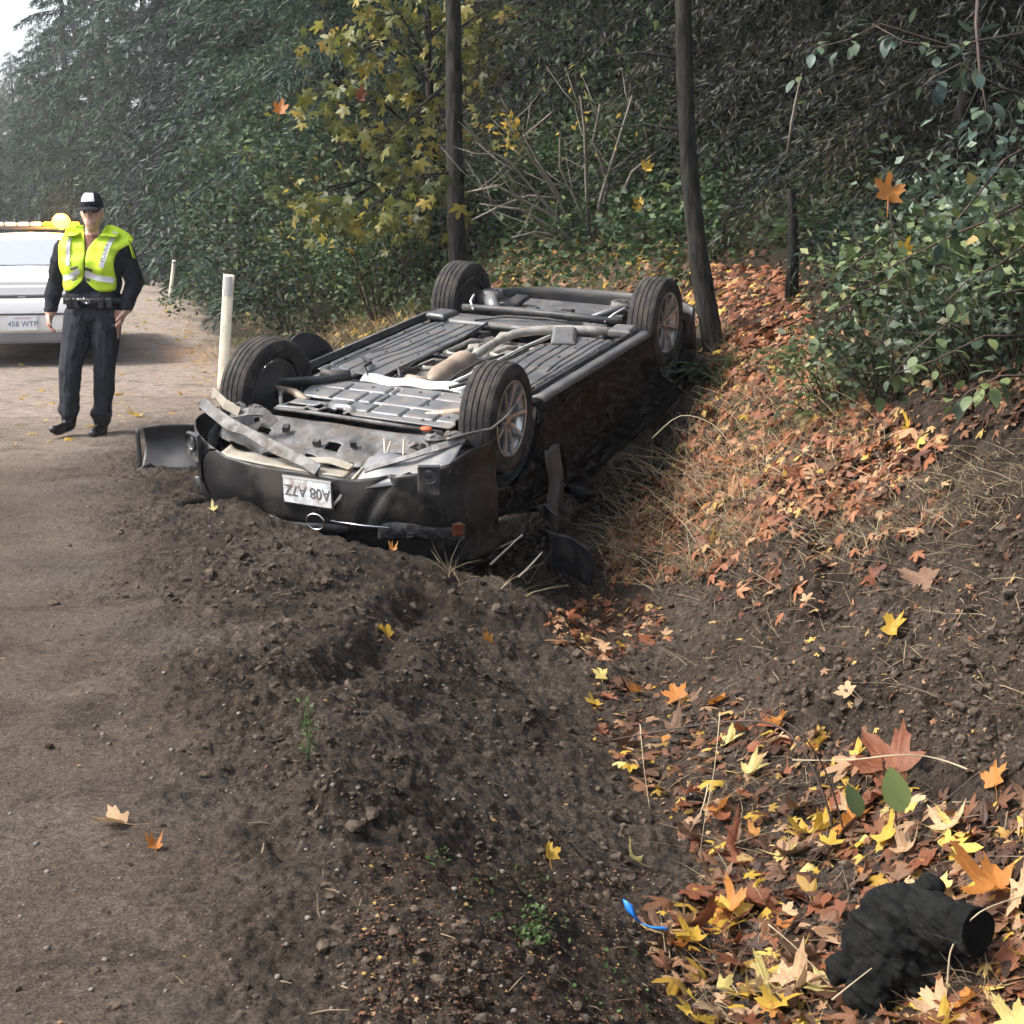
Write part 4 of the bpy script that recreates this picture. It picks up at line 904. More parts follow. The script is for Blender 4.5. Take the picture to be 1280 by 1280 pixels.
# head
mb.ball((.03, -.005, 1.685), (.076, .094, .112), 20, 14); cap((.03,-.03,1.605), (.03,-.055,1.588), .055, .036); cap((.03,-.05,1.64), (.03,-.06,1.62), .05, .045)
cap((.03,-.090,1.70), (.03,-.108,1.668), .010, .014); cap((.022,-.098,1.664), (.038,-.098,1.664), .011, .011)
for s_ in (-1, 1):
    cap((.03+s_*.078,.005,1.70), (.03+s_*.080,.01,1.665), .012, .009); cap((.03+s_*.02,-.082,1.718), (.03+s_*.05,-.072,1.716), .012, .010)
cap((.012,-.088,1.628), (.048,-.088,1.628), .009, .009)
# hands: palm, four bent fingers, thumb
def hand(wr, d, side, fold):
    wr = Vector(wr); d = Vector(d).normalized(); out = Vector((0, 1, 0)); u = d.cross(out).normalized(); v = u.cross(d)
    cap(wr-d*.02, wr+d*.02, .028, .030)
    for k in range(4):
        o_ = (k-1.5)*.019; b = wr+d*.035+v*o_; e = wr+d*(.085+.006*(1.5-abs(k-1.5)))+v*o_; cap(b, e, .0145, .0125, 8)
        L = (.034, .040, .038, .030)[k]; m_ = e+(d*math.cos(fold)+u*side*math.sin(fold))*L; cap(e, m_, .0108, .0098, 8)
        t = m_+(d*math.cos(fold*2.1)+u*side*math.sin(fold*2.1))*L*.85; cap(m_, t, .0096, .0082, 8)
    b = wr+d*.02-v*.028; m_ = b+d*.035-v*.022+u*side*.012; t = m_+d*.032-v*.004+u*side*.014; cap(b, m_, .015, .012, 8); cap(m_, t, .0115, .009, 8)
hand((-.320,-.035,.935), (-.05,-.15,-1), 1, .55); hand((.250,-.045,.955), (-.28,-.25,-1), -1, .5)
me = mb.mesh('body', [MATS['navy']])
tmp = bpy.data.objects.new('tmp', me); COL.objects.link(tmp)
md = tmp.modifiers.new('r', 'REMESH'); md.mode = 'VOXEL'; md.voxel_size = .0065; md.use_smooth_shade = True
sm = tmp.modifiers.new('s', 'SMOOTH'); sm.iterations = 3; sm.factor = .5
bpy.context.view_layer.update()
bm_ = bpy.data.meshes.new_from_object(tmp.evaluated_get(bpy.context.evaluated_depsgraph_get())); bpy.data.objects.remove(tmp)
nv = len(bm_.vertices); V = np.empty(nv*3, np.float32); bm_.vertices.foreach_get('co', V); V = V.reshape(-1, 3)
N = np.empty(nv*3, np.float32); bm_.vertices.foreach_get('normal', N); N = N.reshape(-1, 3)
cloth = (V[:,2] < 1.50) & (V[:,2] > .16) & ~((np.abs(V[:,0]) > .2) & (V[:,2] < .98))
wr = .012*fbm(V[:,0]*12+V[:,2]*5+V[:,1]*5, V[:,2]*7-V[:,0]*6, 3, 2)+.009*fbm(V[:,0]*16-V[:,2]*9, V[:,2]*11+V[:,0]*14, 2, 5)
V = V+N*(wr*cloth)[:, None]; bm_.vertices.foreach_set('co', V.ravel())
for k in ('navy', 'trouser', 'boot', 'skin', 'hair', 'shirt'): 
    if k != 'navy': bm_.materials.append(MATS[k])
if len(bm_.materials) < 6: bm_.materials.clear(); [bm_.materials.append(MATS[k]) for k in ('navy','trouser','boot','skin','hair','shirt')]
mi = np.zeros(len(bm_.polygons), np.int32)
C = np.array([p.center for p in bm_.polygons])
x, y, z = C.T
mi[z < 1.00] = 1; mi[(np.abs(x-.02) > .20) & (z > .95)] = 0
mi[(z < .15)] = 2
armx = (x < -.262) | (x > .205)
mi[armx & (z > .9)] = 0
mi[(x < -.262) & (z < .955) & (z > .7)] = 3; mi[(x > .19) & (z < .965) & (z > .75) & (y < -.02)] = 3
mi[(z > 1.505)] = 3
mi[(z > 1.46) & (z <= 1.53) & (y < -.02) & (np.abs(x-.02) < .05)] = 5
mi[(z > 1.40) & (z < 1.47) & (y < -.04) & (np.abs(x-.02) < .035)] = 5
mi[(z > 1.69) & (y > .0) & (np.abs(x-.03) < .074)] = 4; mi[(z > 1.62) & (y > .04)] = 4; mi[(z > 1.735)] = 4
bm_.polygons.foreach_set('material_index', mi); bm_.polygons.foreach_set('use_smooth', np.ones(len(mi), bool)); bm_.update()
obj('body', bm_, off)
bvh = BVHTree.FromPolygons([Vector(v) for v in V], [tuple(p.vertices) for p in bm_.polygons])
def front(x, z, offs, back=False):
    s_ = 1 if back else -1
    for dx in (0, .01, .02, .03, .045, .06, .08):
        for sg in (-1, 1):
            r = bvh.ray_cast(Vector((x+sg*dx*(1 if x < 0.02 else -1), s_*1.0, z)), Vector((0, -s_, 0)))
            if r[0] is not None: return (x, r[0].y+s_*(offs)-s_*dx*.6, z)
    return (x, 0, z)
# vest: each row (z, inner x, outer x)
PXM = lambda px, py: ((px-115)/163, (540-py)/163)
def rows(lst):
    return sorted([((540-py)/163, (a-115)/163, (b-115)/163) for py, a, b in lst])
L_ = rows([(279,110,92),(284,110,87),(299,112,80),(311,113.5,79),(325,113,79),(337,112,80),(346,109,81),(352,103,82),(357,96,84),(359,92,86)])
R_ = rows([(279,138,144),(284,134,156),(290,130,165),(297,124,170),(303,119.5,164),(311,115,152),(318,114.5,149),(325,114,148),(337,113,148),(346,113,149),(352,118,149),(357,124,148),(360,130,142)])
def vestpanel(nm, rws, offs, mt, back=False, za=None, zb=None, ua=0, ub=1):
    zs = [r[0] for r in rws]; za = zs[0] if za is None else za; zb = zs[-1] if zb is None else zb
    def fn(u, v):
        z = za+(zb-za)*v; a = np.interp(z, zs, [r[1] for r in rws]); b = np.interp(z, zs, [r[2] for r in rws])
        x = a+(b-a)*(ua+(ub-ua)*u); return front(float(x), float(z), offs, back)
    q = MB(); q.grid(fn, 14, 26, flip=(rws is R_)); v_ = np.array(q.v).reshape(15, 27, 3)
    for _ in range(1):
        y_ = v_[..., 1]; p_ = np.pad(y_, 1, mode='edge'); v_[..., 1] = np.minimum(y_, (p_[:-2,1:-1]+p_[2:,1:-1]+p_[1:-1,:-2]+p_[1:-1,2:])/4) if not back else np.maximum(y_, (p_[:-2,1:-1]+p_[2:,1:-1]+p_[1:-1,:-2]+p_[1:-1,2:])/4)
    q.v = [tuple(p) for p in v_.reshape(-1, 3)]
    return q, v_
vest = empty('vest'); vest.parent = off
for rws in (L_, R_):
    q, v_ = vestpanel('p', rws, .010, None); q.build('vest_front', MATS['hivis'], vest, smooth=True, solid=-.004 if rws is R_ else .004)
    zs = [r[0] for r in rws]; xa = [r[1] for r in rws]; xb = [r[2] for r in rws]
    def ysurf(x, z, v_=v_):
        d = (v_[..., 0]-x)**2+(v_[..., 2]-z)**2; i = np.argsort(d.ravel())[:4]; return float(v_[..., 1].ravel()[i].mean())
    def stripe(nm, pts, w, mt, off_=.014):
        def fn(u, v):
            t = u*(len(pts)-1); i = min(int(t), len(pts)-2); f = t-i
            x = pts[i][0]+(pts[i+1][0]-pts[i][0])*f; z = pts[i][1]+(pts[i+1][1]-pts[i][1])*f
            dx = pts[-1][0]-pts[0][0]; dz = pts[-1][1]-pts[0][1]; l = math.hypot(dx, dz); x += -dz/l*w*(v-.5); z += dx/l*w*(v-.5)
            return (x, ysurf(x, z)-off_, z)
        q = MB(); q.grid(fn, 14, 3); q2 = q.build(nm, mt, vest, smooth=True); return q2
    if rws is L_:
        stripe('reflective_tape', [PXM(82, 344), PXM(95, 341), PXM(107, 334)], .040, MATS['reflect_tape'])
        stripe('reflective_tape', [PXM(93, 328), PXM(92.5, 306), PXM(93.5, 288)], .030, MATS['reflect_tape'])
        stripe('velcro_patch', [PXM(96, 332.5), PXM(106, 329)], .018, MATS['seam'], .018)
        stripe('velcro_patch', [PXM(97, 346.5), PXM(103, 343)], .014, MATS['seam'], .018)
        tp = (PXM(93, 309), 1.50, -.018)
    else:
        stripe('reflective_tape', [PXM(113, 337.5), PXM(130, 343), PXM(147, 346)], .044, MATS['reflect_tape'])
        stripe('reflective_tape', [PXM(134, 330), PXM(140, 309), PXM(148, 287)], .036, MATS['reflect_tape'])
        stripe('velcro_patch', [PXM(114, 331), PXM(123, 334)], .022, MATS['seam'], .018)
        stripe('velcro_patch', [PXM(112, 343.5), PXM(119, 346)], .020, MATS['seam'], .018)
        tp = (PXM(139, 312), 1.23, -.02)
    tm = text_mesh('POLICE', .034 if rws is L_ else .044, MATS['seam' if rws is R_ else 'shirt'], .001)
    to = obj('vest_text', tm, vest); xx, zz = tp[0]; to.location = (xx, min(ysurf(xx, zz), ysurf(xx, zz+.08), ysurf(xx, zz-.08))-.026, zz); to.rotation_euler = (PI/2, -tp[1], 0)
def backfn(u, v):
    z = 1.12+.37*v; h = .19+.05*v; return front(.02+(2*u-1)*h, z, .018, True)
mb = MB(); mb.grid(backfn, 14, 14, flip=True); mb.build('vest_back', MATS['hivis'], vest, smooth=True, solid=.006)
for xx in (-.12, .17):
    mb = MB(); mb.grid(lambda u, v: (xx+(v-.5)*.12, -.09+.19*u, 1.505+.022*math.sin(PI*u)-.25*abs(xx+(v-.5)*.12-.02)*.5+.03), 8, 4); mb.build('vest_shoulder', MATS['hivis'], vest, smooth=True, solid=.006)
# duty belt, buckle, pouches
mb = MB(); n_ = 28
rg = []
for k in range(n_):
    a = 2*PI*k/n_; rg.append((.008+.228*math.cos(a)*1.0, .138*math.sin(a), 1.035))
mb.grid(lambda u, v: (rg[int(u*n_) % n_][0], rg[int(u*n_) % n_][1], 1.01+.05*v), n_, 2); belt = mb.build('duty_belt', MATS['boot'], off, smooth=True, solid=.008)
mb = MB(); mb.box((.0, -.145, 1.035), (.05, .012, .04), ch=.004); mb.build('buckle', MATS['dark_steel'], belt, bevel=.003)
for x_ in (-.14, -.09, .10, .16):
    mb = MB(); mb.box((x_, -.14+.25*abs(x_)*.5, 1.02), (.045, .035, .085), ch=.008); mb.build('pouch', MATS['boot'], belt, bevel=.005)
for (x_, z_) in ((-.065, 1.05), (-.02, 1.055), (.0, 1.02)):
    mb = MB(); mb.ball((x_, -.158, z_), (.009, .004, .009), 8, 5); mb.build('snap', MATS['chrome'], belt, smooth=True)
# cap
hat = empty('cap'); hat.parent = off
mb = MB()
mb.grid(lambda u, v: (.03+.088*math.cos(2*PI*u)*math.cos(v*PI/2*.98), -.002+.106*math.sin(2*PI*u)*math.cos(v*PI/2*.98), 1.728+.125*math.sin(v*PI/2)**.8), 24, 8); mb.build('crown', MATS['navy'], hat, smooth=True, solid=.004)
mb = MB(); mb.grid(lambda u, v: (.03+(2*u-1)*.082*(1-.12*v), -.078-.075*v*math.sqrt(max(0, 1-(2*u-1)**2*.75))-.02*(1-(2*u-1)**2), 1.735-.028*v-.012*(2*u-1)**2), 14, 5); mb.build('brim', MATS['navy'], hat, smooth=True, solid=.005)
def pf(u, v):
    a = -PI/2+(u-.5)*1.25-.10; e = .17+.42*v; return (.03+.092*math.cos(a)*math.cos(e*PI/2), -.002+.110*math.sin(a)*math.cos(e*PI/2), 1.731+.128*math.sin(e*PI/2)**.8)
mb = MB(); mb.grid(pf, 10, 4); mb.build('cap_patch', MATS['white_cloth'], hat, smooth=True)
for s_ in (-1, 1):
    mb = MB(); mb.ball((.03+s_*.032, -.0855, 1.698), (.019, .008, .010), 10, 6); mb.build('eye', MATS['boot'], off, smooth=True)  # eyes coloured black: the shade under the brim is in the colour
mb = MB(); mb.box((.03, -.0985, 1.628), (.042, .004, .005)); mb.build('mouth', MATS['shirt'], off)
# the loose shoulder flap of the vest
mb = MB(); mb.grid(lambda u, v: (.30+.035*u+.012*v, -.03-.05*math.sin(PI*v)+.10*v*.3, 1.50-.13*u-.02*v), 8, 5); mb.build('vest_flap', MATS['hivis'], vest, smooth=True, solid=.006)

# ------------------------------------------------------------------ delineator posts
mat('post_white', (.62,.58,.44), (.76,.72,.58), 5, .6, dust=.22, dustc=(.34,.28,.19), dscale=6)
mat('post_reflector', (.40,.38,.38), (.5,.48,.47), 30, .4)
def post(px, py, toppx, toppy, lab, w=.105):
    b = hit1(px, py); sc_ = FPX/b.y; h = (py-toppy)/sc_*1.01; lean = (toppx-px)/sc_/h
    e = empty('delineator_post', (b.x, b.y, b.z-.05), (-.02, math.atan(lean), .05)); tag(e, lab, 'marker post', 'delineator posts along the shoulder')
    q = MB(); q.grid(lambda u, v: ((u-.5)*w, .012*math.cos((u-.5)*PI*.9)*-1, (h+.05)*v), 8, 10); q.build('post_blade', MATS['post_white'], e, smooth=True, solid=-.008)
    q = MB(); q.grid(lambda u, v: ((u-.5)*w*.72, -.022-.012*math.cos((u-.5)*PI*.7), h+.03-.19*(1-v)*1.0), 6, 3); q.build('reflector', MATS['post_reflector'], e, smooth=True)
post(278, 486, 290, 345, 'leaning white delineator post with grey reflector close to the overturned car')
post(212, 372, 219, 326, 'far thin white delineator post at the edge of the woods', .07)
# ------------------------------------------------------------------ vegetation generators
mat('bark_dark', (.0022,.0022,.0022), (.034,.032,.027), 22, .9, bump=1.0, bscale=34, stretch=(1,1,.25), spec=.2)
mat('bark_grey', (.14,.12,.10), (.25,.22,.19), 10, .85, bump=.5, stretch=(1,1,.3), spec=.2)
mat('cane_dark', (.03,.018,.014), (.07,.04,.03), 14, .7)
mat('twig_brown', (.10,.07,.045), (.30,.23,.15), 3, .85, spec=.2, world_co=True)
mat('straw', (.34,.27,.17), (.46,.38,.26), 6, .8, spec=.2)
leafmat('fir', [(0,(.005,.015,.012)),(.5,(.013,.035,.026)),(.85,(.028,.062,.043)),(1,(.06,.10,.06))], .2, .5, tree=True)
leafmat('fir_hazed', [(0,(.03,.06,.045)),(.6,(.06,.10,.065)),(1,(.11,.15,.09))], .3, .5, tree=True)  # distance haze put into the leaf colour, paler than the near firs
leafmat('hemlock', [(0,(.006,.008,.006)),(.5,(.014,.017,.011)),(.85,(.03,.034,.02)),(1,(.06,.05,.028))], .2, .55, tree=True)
leafmat('maple_green', [(0,(.04,.055,.014)),(.4,(.09,.105,.022)),(.7,(.16,.16,.035)),(.92,(.27,.23,.045)),(1,(.40,.29,.06))], .45, .45)
leafmat('shrub_green', [(0,(.010,.026,.012)),(.5,(.026,.056,.028)),(.88,(.055,.095,.05)),(.985,(.11,.14,.05)),(1,(.36,.27,.05))], .3, .58, tree=True)
leafmat('salal', [(0,(.035,.058,.026)),(.45,(.075,.11,.052)),(.8,(.13,.17,.09)),(.95,(.20,.235,.14)),(1,(.26,.17,.07))], .25, .48, tree=True)
leafmat('greygreen', [(0,(.05,.08,.065)),(.6,(.09,.13,.105)),(1,(.15,.19,.16))], .25, .35, tree=True)
leafmat('yellow_shrub', [(0,(.16,.15,.03)),(.5,(.36,.28,.05)),(1,(.5,.32,.05))], .45, .45)
leafmat('litter', [(0,(.03,.015,.009)),(.3,(.08,.035,.018)),(.55,(.15,.062,.028)),(.75,(.24,.115,.055)),(.9,(.36,.23,.13)),(1,(.50,.34,.08))], .25, .6)
leafmat('litter_rust', [(0,(.06,.022,.012)),(.3,(.15,.05,.022)),(.55,(.27,.095,.04)),(.8,(.38,.17,.08)),(.95,(.46,.29,.16)),(1,(.55,.38,.08))], .3, .55)
leafmat('litter_yellow', [(0,(.28,.16,.03)),(.5,(.50,.32,.04)),(.85,(.60,.42,.09)),(1,(.35,.13,.04))], .35, .55)
SP = (60, (.10,.05,.02), .55)
leafmat('leaf_yellow', [(0,(.46,.29,.03)),(1,(.60,.41,.07))], .35, .5, objrand=True, spots=(14,(.42,.22,.03),.6))
leafmat('leaf_orange', [(0,(.40,.15,.03)),(1,(.52,.25,.06))], .35, .5, objrand=True, spots=(14,(.35,.10,.02),.6))
leafmat('leaf_rust', [(0,(.13,.042,.018)),(1,(.26,.088,.038))], .25, .55, objrand=True, spots=(16,(.09,.03,.015),.7))
leafmat('leaf_brown', [(0,(.10,.055,.032)),(1,(.22,.125,.075))], .2, .6, objrand=True, spots=(16,(.08,.04,.022),.7))
leafmat('leaf_tan', [(0,(.42,.27,.15)),(1,(.52,.38,.22))], .25, .6, objrand=True, spots=(16,(.25,.14,.07),.6))
leafmat('leaf_pale', [(0,(.58,.47,.14)),(1,(.62,.53,.22))], .35, .5, objrand=True, spots=(14,(.45,.3,.06),.5))
leafmat('dry_grass', [(0,(.20,.15,.08)),(.5,(.36,.28,.16)),(1,(.50,.42,.27))], .3, .7)
leafmat('green_grass', [(0,(.05,.09,.02)),(.6,(.10,.15,.04)),(1,(.25,.22,.09))], .35, .6)
leafmat('weed', [(0,(.04,.085,.02)),(1,(.10,.17,.05))], .4, .5)

OVAL = (np.array([(0,0,0),(-.27,.42,.05),(0,.45,0),(.27,.42,.05),(0,1,-.06)], float), np.array([(0,2,1),(0,3,2),(1,2,4),(2,3,4)]))
SPRAY = (np.array([(0,0,0),(-.085,.35,0),(0,1,0),(.085,.35,0)], float), np.array([(0,3,2,1)]))
_mo = [(0,1),(13,.78),(27,.40),(40,.72),(52,.92),(66,.66),(80,.36),(104,.58),(135,.26),(180,.06)]
def maple_simple():
    pts = [(a, r) for a, r in _mo]+[(-a, r) for a, r in _mo[::-1][1:-1]]
    v = [(0, .0, .03)]+[(math.sin(R(a))*r*.62, math.cos(R(a))*r*.62, -.10*r*r) for a, r in pts]
    n = len(pts); return np.array(v)+np.array([0,.1,0]), np.array([(0, 1+(i+1) % n, 1+i) for i in range(n)])
MAPS = maple_simple()
def basis(D, roll=None, up=(0,0,1)):
    D = D/np.linalg.norm(D, axis=1, keepdims=True); n = len(D)
    U = np.tile(np.array(up, float), (n, 1))+.001*rng.normal(size=(n, 3))
    X = np.cross(D, U); X /= np.maximum(np.linalg.norm(X, axis=1, keepdims=True), 1e-6); Z = np.cross(X, D)
    if roll is not None:
        c, s = np.cos(roll)[:, None], np.sin(roll)[:, None]; X, Z = X*c+Z*s, Z*c-X*s
    return np.stack([X, D, Z], -1)
def leaves(P, D, size, shape=OVAL, roll=.5, wide=1.0):
    n = len(P); rl = rng.normal(size=n)*roll
    Rm = basis(D, rl); V = np.repeat(shape[0][None], n, 0)*np.asarray(size).reshape(-1,1,1)*np.array([wide,1,1])
    V = np.einsum('nij,nkj->nki', Rm, V)+P[:, None, :]
    F = (shape[1][None]+np.arange(n)[:, None, None]*len(shape[0])).reshape(-1, shape[1].shape[1])
    return V.reshape(-1, 3), F
def fir_mesh(seed, H=11, L=2.6, h0=.3, nb=95, material='fir', spr=.24, dens=1.0, wide=1.0):
    global rng; keep = rng; rng = np.random.default_rng(seed)
    br = MB(); PP = []; DD = []; SS = []
    for i in range(nb):
        h = h0+(H-h0)*((i+rng.random()*.8)/nb)**1.15; l = L*(1-h/H)**.75*(.75+.5*rng.random())+.25; a = i*2.4+rng.normal()*.35
        rad = np.array([math.cos(a), math.sin(a), 0]); up = .22*rng.random()+.05; dr = .42+.38*rng.random()
        f = lambda t: np.array([0,0,h])+rad*l*t+np.array([0,0,1])*(up*l*t-dr*l*t*t)
        br.tube([f(0), f(.35), f(.7), f(1)], [.018+.008*l, .014, .009, .003], 4, caps=False)
        nt = max(5, int(13*dens*(l/L+.3)))
        for t in np.linspace(.12, 1, nt):
            b = f(t); tl = (.42*l*(1-t)*.9+.22)*(.7+.6*rng.random())
            for sg in (-1, 1):
                ta = a+sg*(.75+.35*rng.random()); td = np.array([math.cos(ta), math.sin(ta), -.35-.35*rng.random()])
                ns = max(3, int(tl/.075*dens)); k = (np.arange(ns)+rng.random(ns))/ns
                P = b+td*tl*k[:, None]+np.array([0,0,-.12])*tl*(k**2)[:, None]
                D = td+np.array([math.cos(a), math.sin(a), 0])*.45+.78*rng.normal(size=(ns, 3))*np.array([1,1,.7])+np.array([0,0,-.45])
                PP.append(P); DD.append(D); SS.append(spr*(.6+.7*rng.random(ns)))
    P = np.concatenate(PP); D = np.concatenate(DD); S = np.concatenate(SS)
    V, F = leaves(P, D, S, SPRAY, .9, wide)
    me = mesh_np('crown', V, F, [MATS[material]])
    tr = MB(); tr.tube([(0,0,-.4), (.02,.01,H*.25), (-.02,.02,H*.6), (0,0,H)], [.02*H+.02, .016*H+.01, .009*H, .01], 9)
    rng = keep
    return me, br.mesh('branch', [MATS['bark_dark']], True), tr.mesh('trunk', [MATS['bark_dark']], True)
def plant(name, meshes, loc, rz, sc, label, cat, group=None, tilt=(0,0)):
    e = empty(name, loc, (tilt[0], tilt[1], rz)); e.scale = (sc, sc, sc) if not hasattr(sc, '__len__') else sc
    tag(e, label, cat, group)
    for nm, me in meshes: obj(nm, me, e)
    return e
def on(px, y):
    x = (px-640)/FPX*y/math.cos(PITCH)*1.0; return (float(x), float(y), float(hz(x, y, False)))
FIR = [fir_mesh(s, 12+s % 3, 2.7, .1, 58, 'fir', .135, 3.0, .9) for s in (1, 2, 3)]
FIRD = fir_mesh(5, 13, 3.2, .05, 90, 'fir', .24, 1.7, 1.2)
FFAR = fir_mesh(9, 13, 3.0, .1, 110, 'fir_hazed', .34, 1.0)
HEM = [fir_mesh(s, 6.5, 2.2, .3, 70, 'hemlock', .105, 1.6, .9) for s in (21, 22)]
def firparts(t): return [('crown', t[0]), ('branches', t[1]), ('trunk', t[2])]
firs = [(308,46,0,.9,'low dark fir behind the far thin post'),(62,74,0,.66,'short fir above the patrol car light bar'),(6,78,0,.48,'short fir at the left edge behind the patrol car'),(352,39,1,1.0,'fir right of the far thin post'),(268,50,0,1.0,'dark fir at the bend of the road behind the officer'),
        (205,58,1,1.0,'tall fir directly above the officer'),(156,64,2,1.0,'fir rising behind the officer cap'),(108,70,2,1.0,'tall fir with drooping boughs above the patrol car'),(324,43,2,1.0,'dark fir left of the white delineator post'),(255,52,1,.9,'fir between the officer and the far thin post'),
        (362,37,0,1.0,'blue green fir rising behind the white delineator post'),(392,31.5,1,1.0,'fir with hanging boughs left of the yellowing maple'),
        (425,28,2,1.0,'fir behind the yellow green maple leaves'),(490,25.5,0,1.0,'shaded fir behind the slim straight trunk'),
        (590,27,1,1.0,'dim fir deep in the woods between the two dark trunks'),(690,25,2,1.0,'dim fir behind the bare shrub'),
        (775,23,0,1.0,'dark fir behind the overturned car rear wheel'),(930,21,1,1.0,'shaded fir right of the leaning trunk'),
        (1050,20,2,1.0,'dark fir behind the hanging orange leaf'),(1180,19,0,1.0,'shadowed fir above the salal thicket'),(1300,18,1,1.0,'dark fir at the right edge of the woods')]
for (px_, y_, k, sc, lab) in firs:
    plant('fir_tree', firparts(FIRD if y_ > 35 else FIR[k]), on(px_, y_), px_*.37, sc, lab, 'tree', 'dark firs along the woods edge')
for (px_, y_, sc, lab) in ((12,95,.40,'pale hazy tree far off at the left edge'),(-30,84,.42,'pale far tree beyond the patrol car roof'),(-4,70,.58,'low pale tree at the left edge just above the patrol car'),(40,110,.45,'faint far tree under the sky gap'),(14,92,.74,'pale low tree on the far slope at the left edge'),(44,98,.78,'pale low tree on the far slope left of the tall firs'),(76,92,.8,'pale low tree on the far slope behind the tall firs'),(-14,88,.72,'pale low tree cut by the left edge')):
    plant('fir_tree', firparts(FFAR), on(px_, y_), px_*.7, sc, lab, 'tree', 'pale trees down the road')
hem = [(905,17.5,0,.9,'drooping hemlock sapling right of the leaning trunk'),(1000,16.5,1,.95,'brownish hemlock sapling behind the broken stump'),(1095,14.5,0,.85,'dark hemlock sapling behind the orange hanging leaf'),
       (1190,13.5,1,.85,'dark hemlock sapling above the salal'),(1290,12.5,0,.9,'dark hemlock sapling at the right edge'),(760,19.5,1,.9,'hemlock sapling behind the bare shrub'),(660,20.5,0,.8,'hemlock sapling between the trunks')]
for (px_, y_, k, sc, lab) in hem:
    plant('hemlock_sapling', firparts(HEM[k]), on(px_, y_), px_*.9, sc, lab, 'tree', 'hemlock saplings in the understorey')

# ---- slim trunks in front
def trunk_tree(name, pxs, y, widths, lab, stubs=(), crown_at=None):
    pts = [Vector(at(a, b, y)) for a, b in pxs]; base = pts[-1]+(pts[-1]-pts[-2]).normalized()*.35; base.z = min(base.z, float(hz(base.x, base.y, False))-.15)
    pts = [base]+pts[::-1]; d = (pts[-1]-pts[-2]).normalized(); top = pts[-1]
    ext = [top+d*1.5+Vector((0,0,1.5)), top+d*2+Vector((.1,.1,4.5))]
    rad = [w*.5 for w in widths[::-1]]; rad = [rad[0]*1.04]+rad+[rad[-1]*.8, .03]
    e = empty(name, tuple(base)); tag(e, lab, 'tree')
    L0 = [p-base for p in pts+ext]; fine = []; fr_ = []
    for i in range(len(L0)-1):
        for t in np.linspace(0, 1, 14)[:-1]: fine.append(L0[i].lerp(L0[i+1], t)); fr_.append(rad[i]+(rad[i+1]-rad[i])*t)
    fine.append(L0[-1]); fr_.append(rad[-1]); NS = 28
    q = MB(); q.tube(fine, fr_, NS); v_ = np.array(q.v).reshape(len(fine), NS, 3); cc = np.array([tuple(p) for p in fine])[:, None]; k_ = np.arange(NS)[None]; h_ = cc[..., 2]
    ridge = 1+.10*fbm(k_*.9+h_*.7, h_*3.5, 3, 7)+.06*np.sin(k_*2.7+3*np.sin(h_*2)); knots = 1+.12*np.clip(fbm(k_*.35, h_*2.2, 2, 13)-.15, 0, 1)
    v_ = cc+(v_-cc)*(ridge*knots)[..., None]; q.v = [tuple(p) for p in v_.reshape(-1, 3)]; q.build('trunk', MATS['bark_dark'], e, smooth=True)
    for (p0, p1, dy, r_) in stubs:
        a = Vector(at(*p0, y))-base; b = Vector(at(*p1, y+dy))-base; q = MB(); q.tube([a, a.lerp(b, .5)+Vector((0,0,.03)), b], [r_, r_*.6, r_*.3], 6); q.build('limb', MATS['bark_dark'], e, smooth=True)
    co = obj('crown', FIR[1][0], e); co.location = (ext[0]-base)+Vector((0,0,-.5)); co.scale = (.5,.5,.35)
    return e
trunk_tree('slim_tree', [(566,-20),(567,80),(568,180),(570,260),(572,335)], 17.6, [.155,.16,.17,.18,.19], 'straight slim dark trunk rising behind the rear left wheel',
           stubs=[((568,95),(470,190),.3,.02),((569,150),(640,215),-.3,.018),((568,40),(620,10),.4,.018),((570,215),(480,232),-.5,.015)])
trunk_tree('leaning_tree', [(853,-20),(855,60),(857,130),(861,200),(866,260),(873,320),(882,375),(892,432)], float(hit1(892,436).y), [.115,.118,.12,.124,.13,.14,.15,.165], 'dark curved trunk leaning over the overturned car rear wheel',
           stubs=[((848,72),(755,70),.2,.016),((850,163),(770,158),.3,.014),((863,230),(905,205),.3,.012)])
trunk_tree('slim_tree', [(632,-20),(632,60),(634,140),(636,260)], 24, [.24,.25,.26,.28], 'dim far trunk between the slim trunk and the bare shrub')
trunk_tree('slim_tree', [(1112,-20),(1108,100),(1104,220),(1100,330)], 15.5, [.17,.18,.19,.21], 'shadowed trunk in the dark wood above the orange leaf')
trunk_tree('slim_tree', [(1232,-20),(1215,80),(1196,170),(1178,260)], 12.5, [.10,.10,.105,.11], 'thin leaning dark stem among the grey green leaves')
b = hit1(990, 372); q = MB(); q.tube([(0,0,-.1),(.0,.02,.3),(-.01,.0,.55),(-.03,.01,.80)], [.06,.045,.04,.03], 10); v_ = np.array(q.v); v_ += .008*rng.normal(size=v_.shape); q.v = [tuple(p) for p in v_]
e = empty('broken_stump', (b.x, b.y, b.z)); tag(e, 'short broken snag standing in the leaf litter right of the leaning trunk', 'stump'); q.build('trunk', MATS['bark_dark'], e, smooth=True)
q = MB(); q.tube([(.0,.0,.35),(.12,-.05,.42),(.3,-.1,.36),(.42,-.1,.2)], [.025,.022,.018,.012], 7); q.build('limb', MATS['bark_dark'], e, smooth=True)

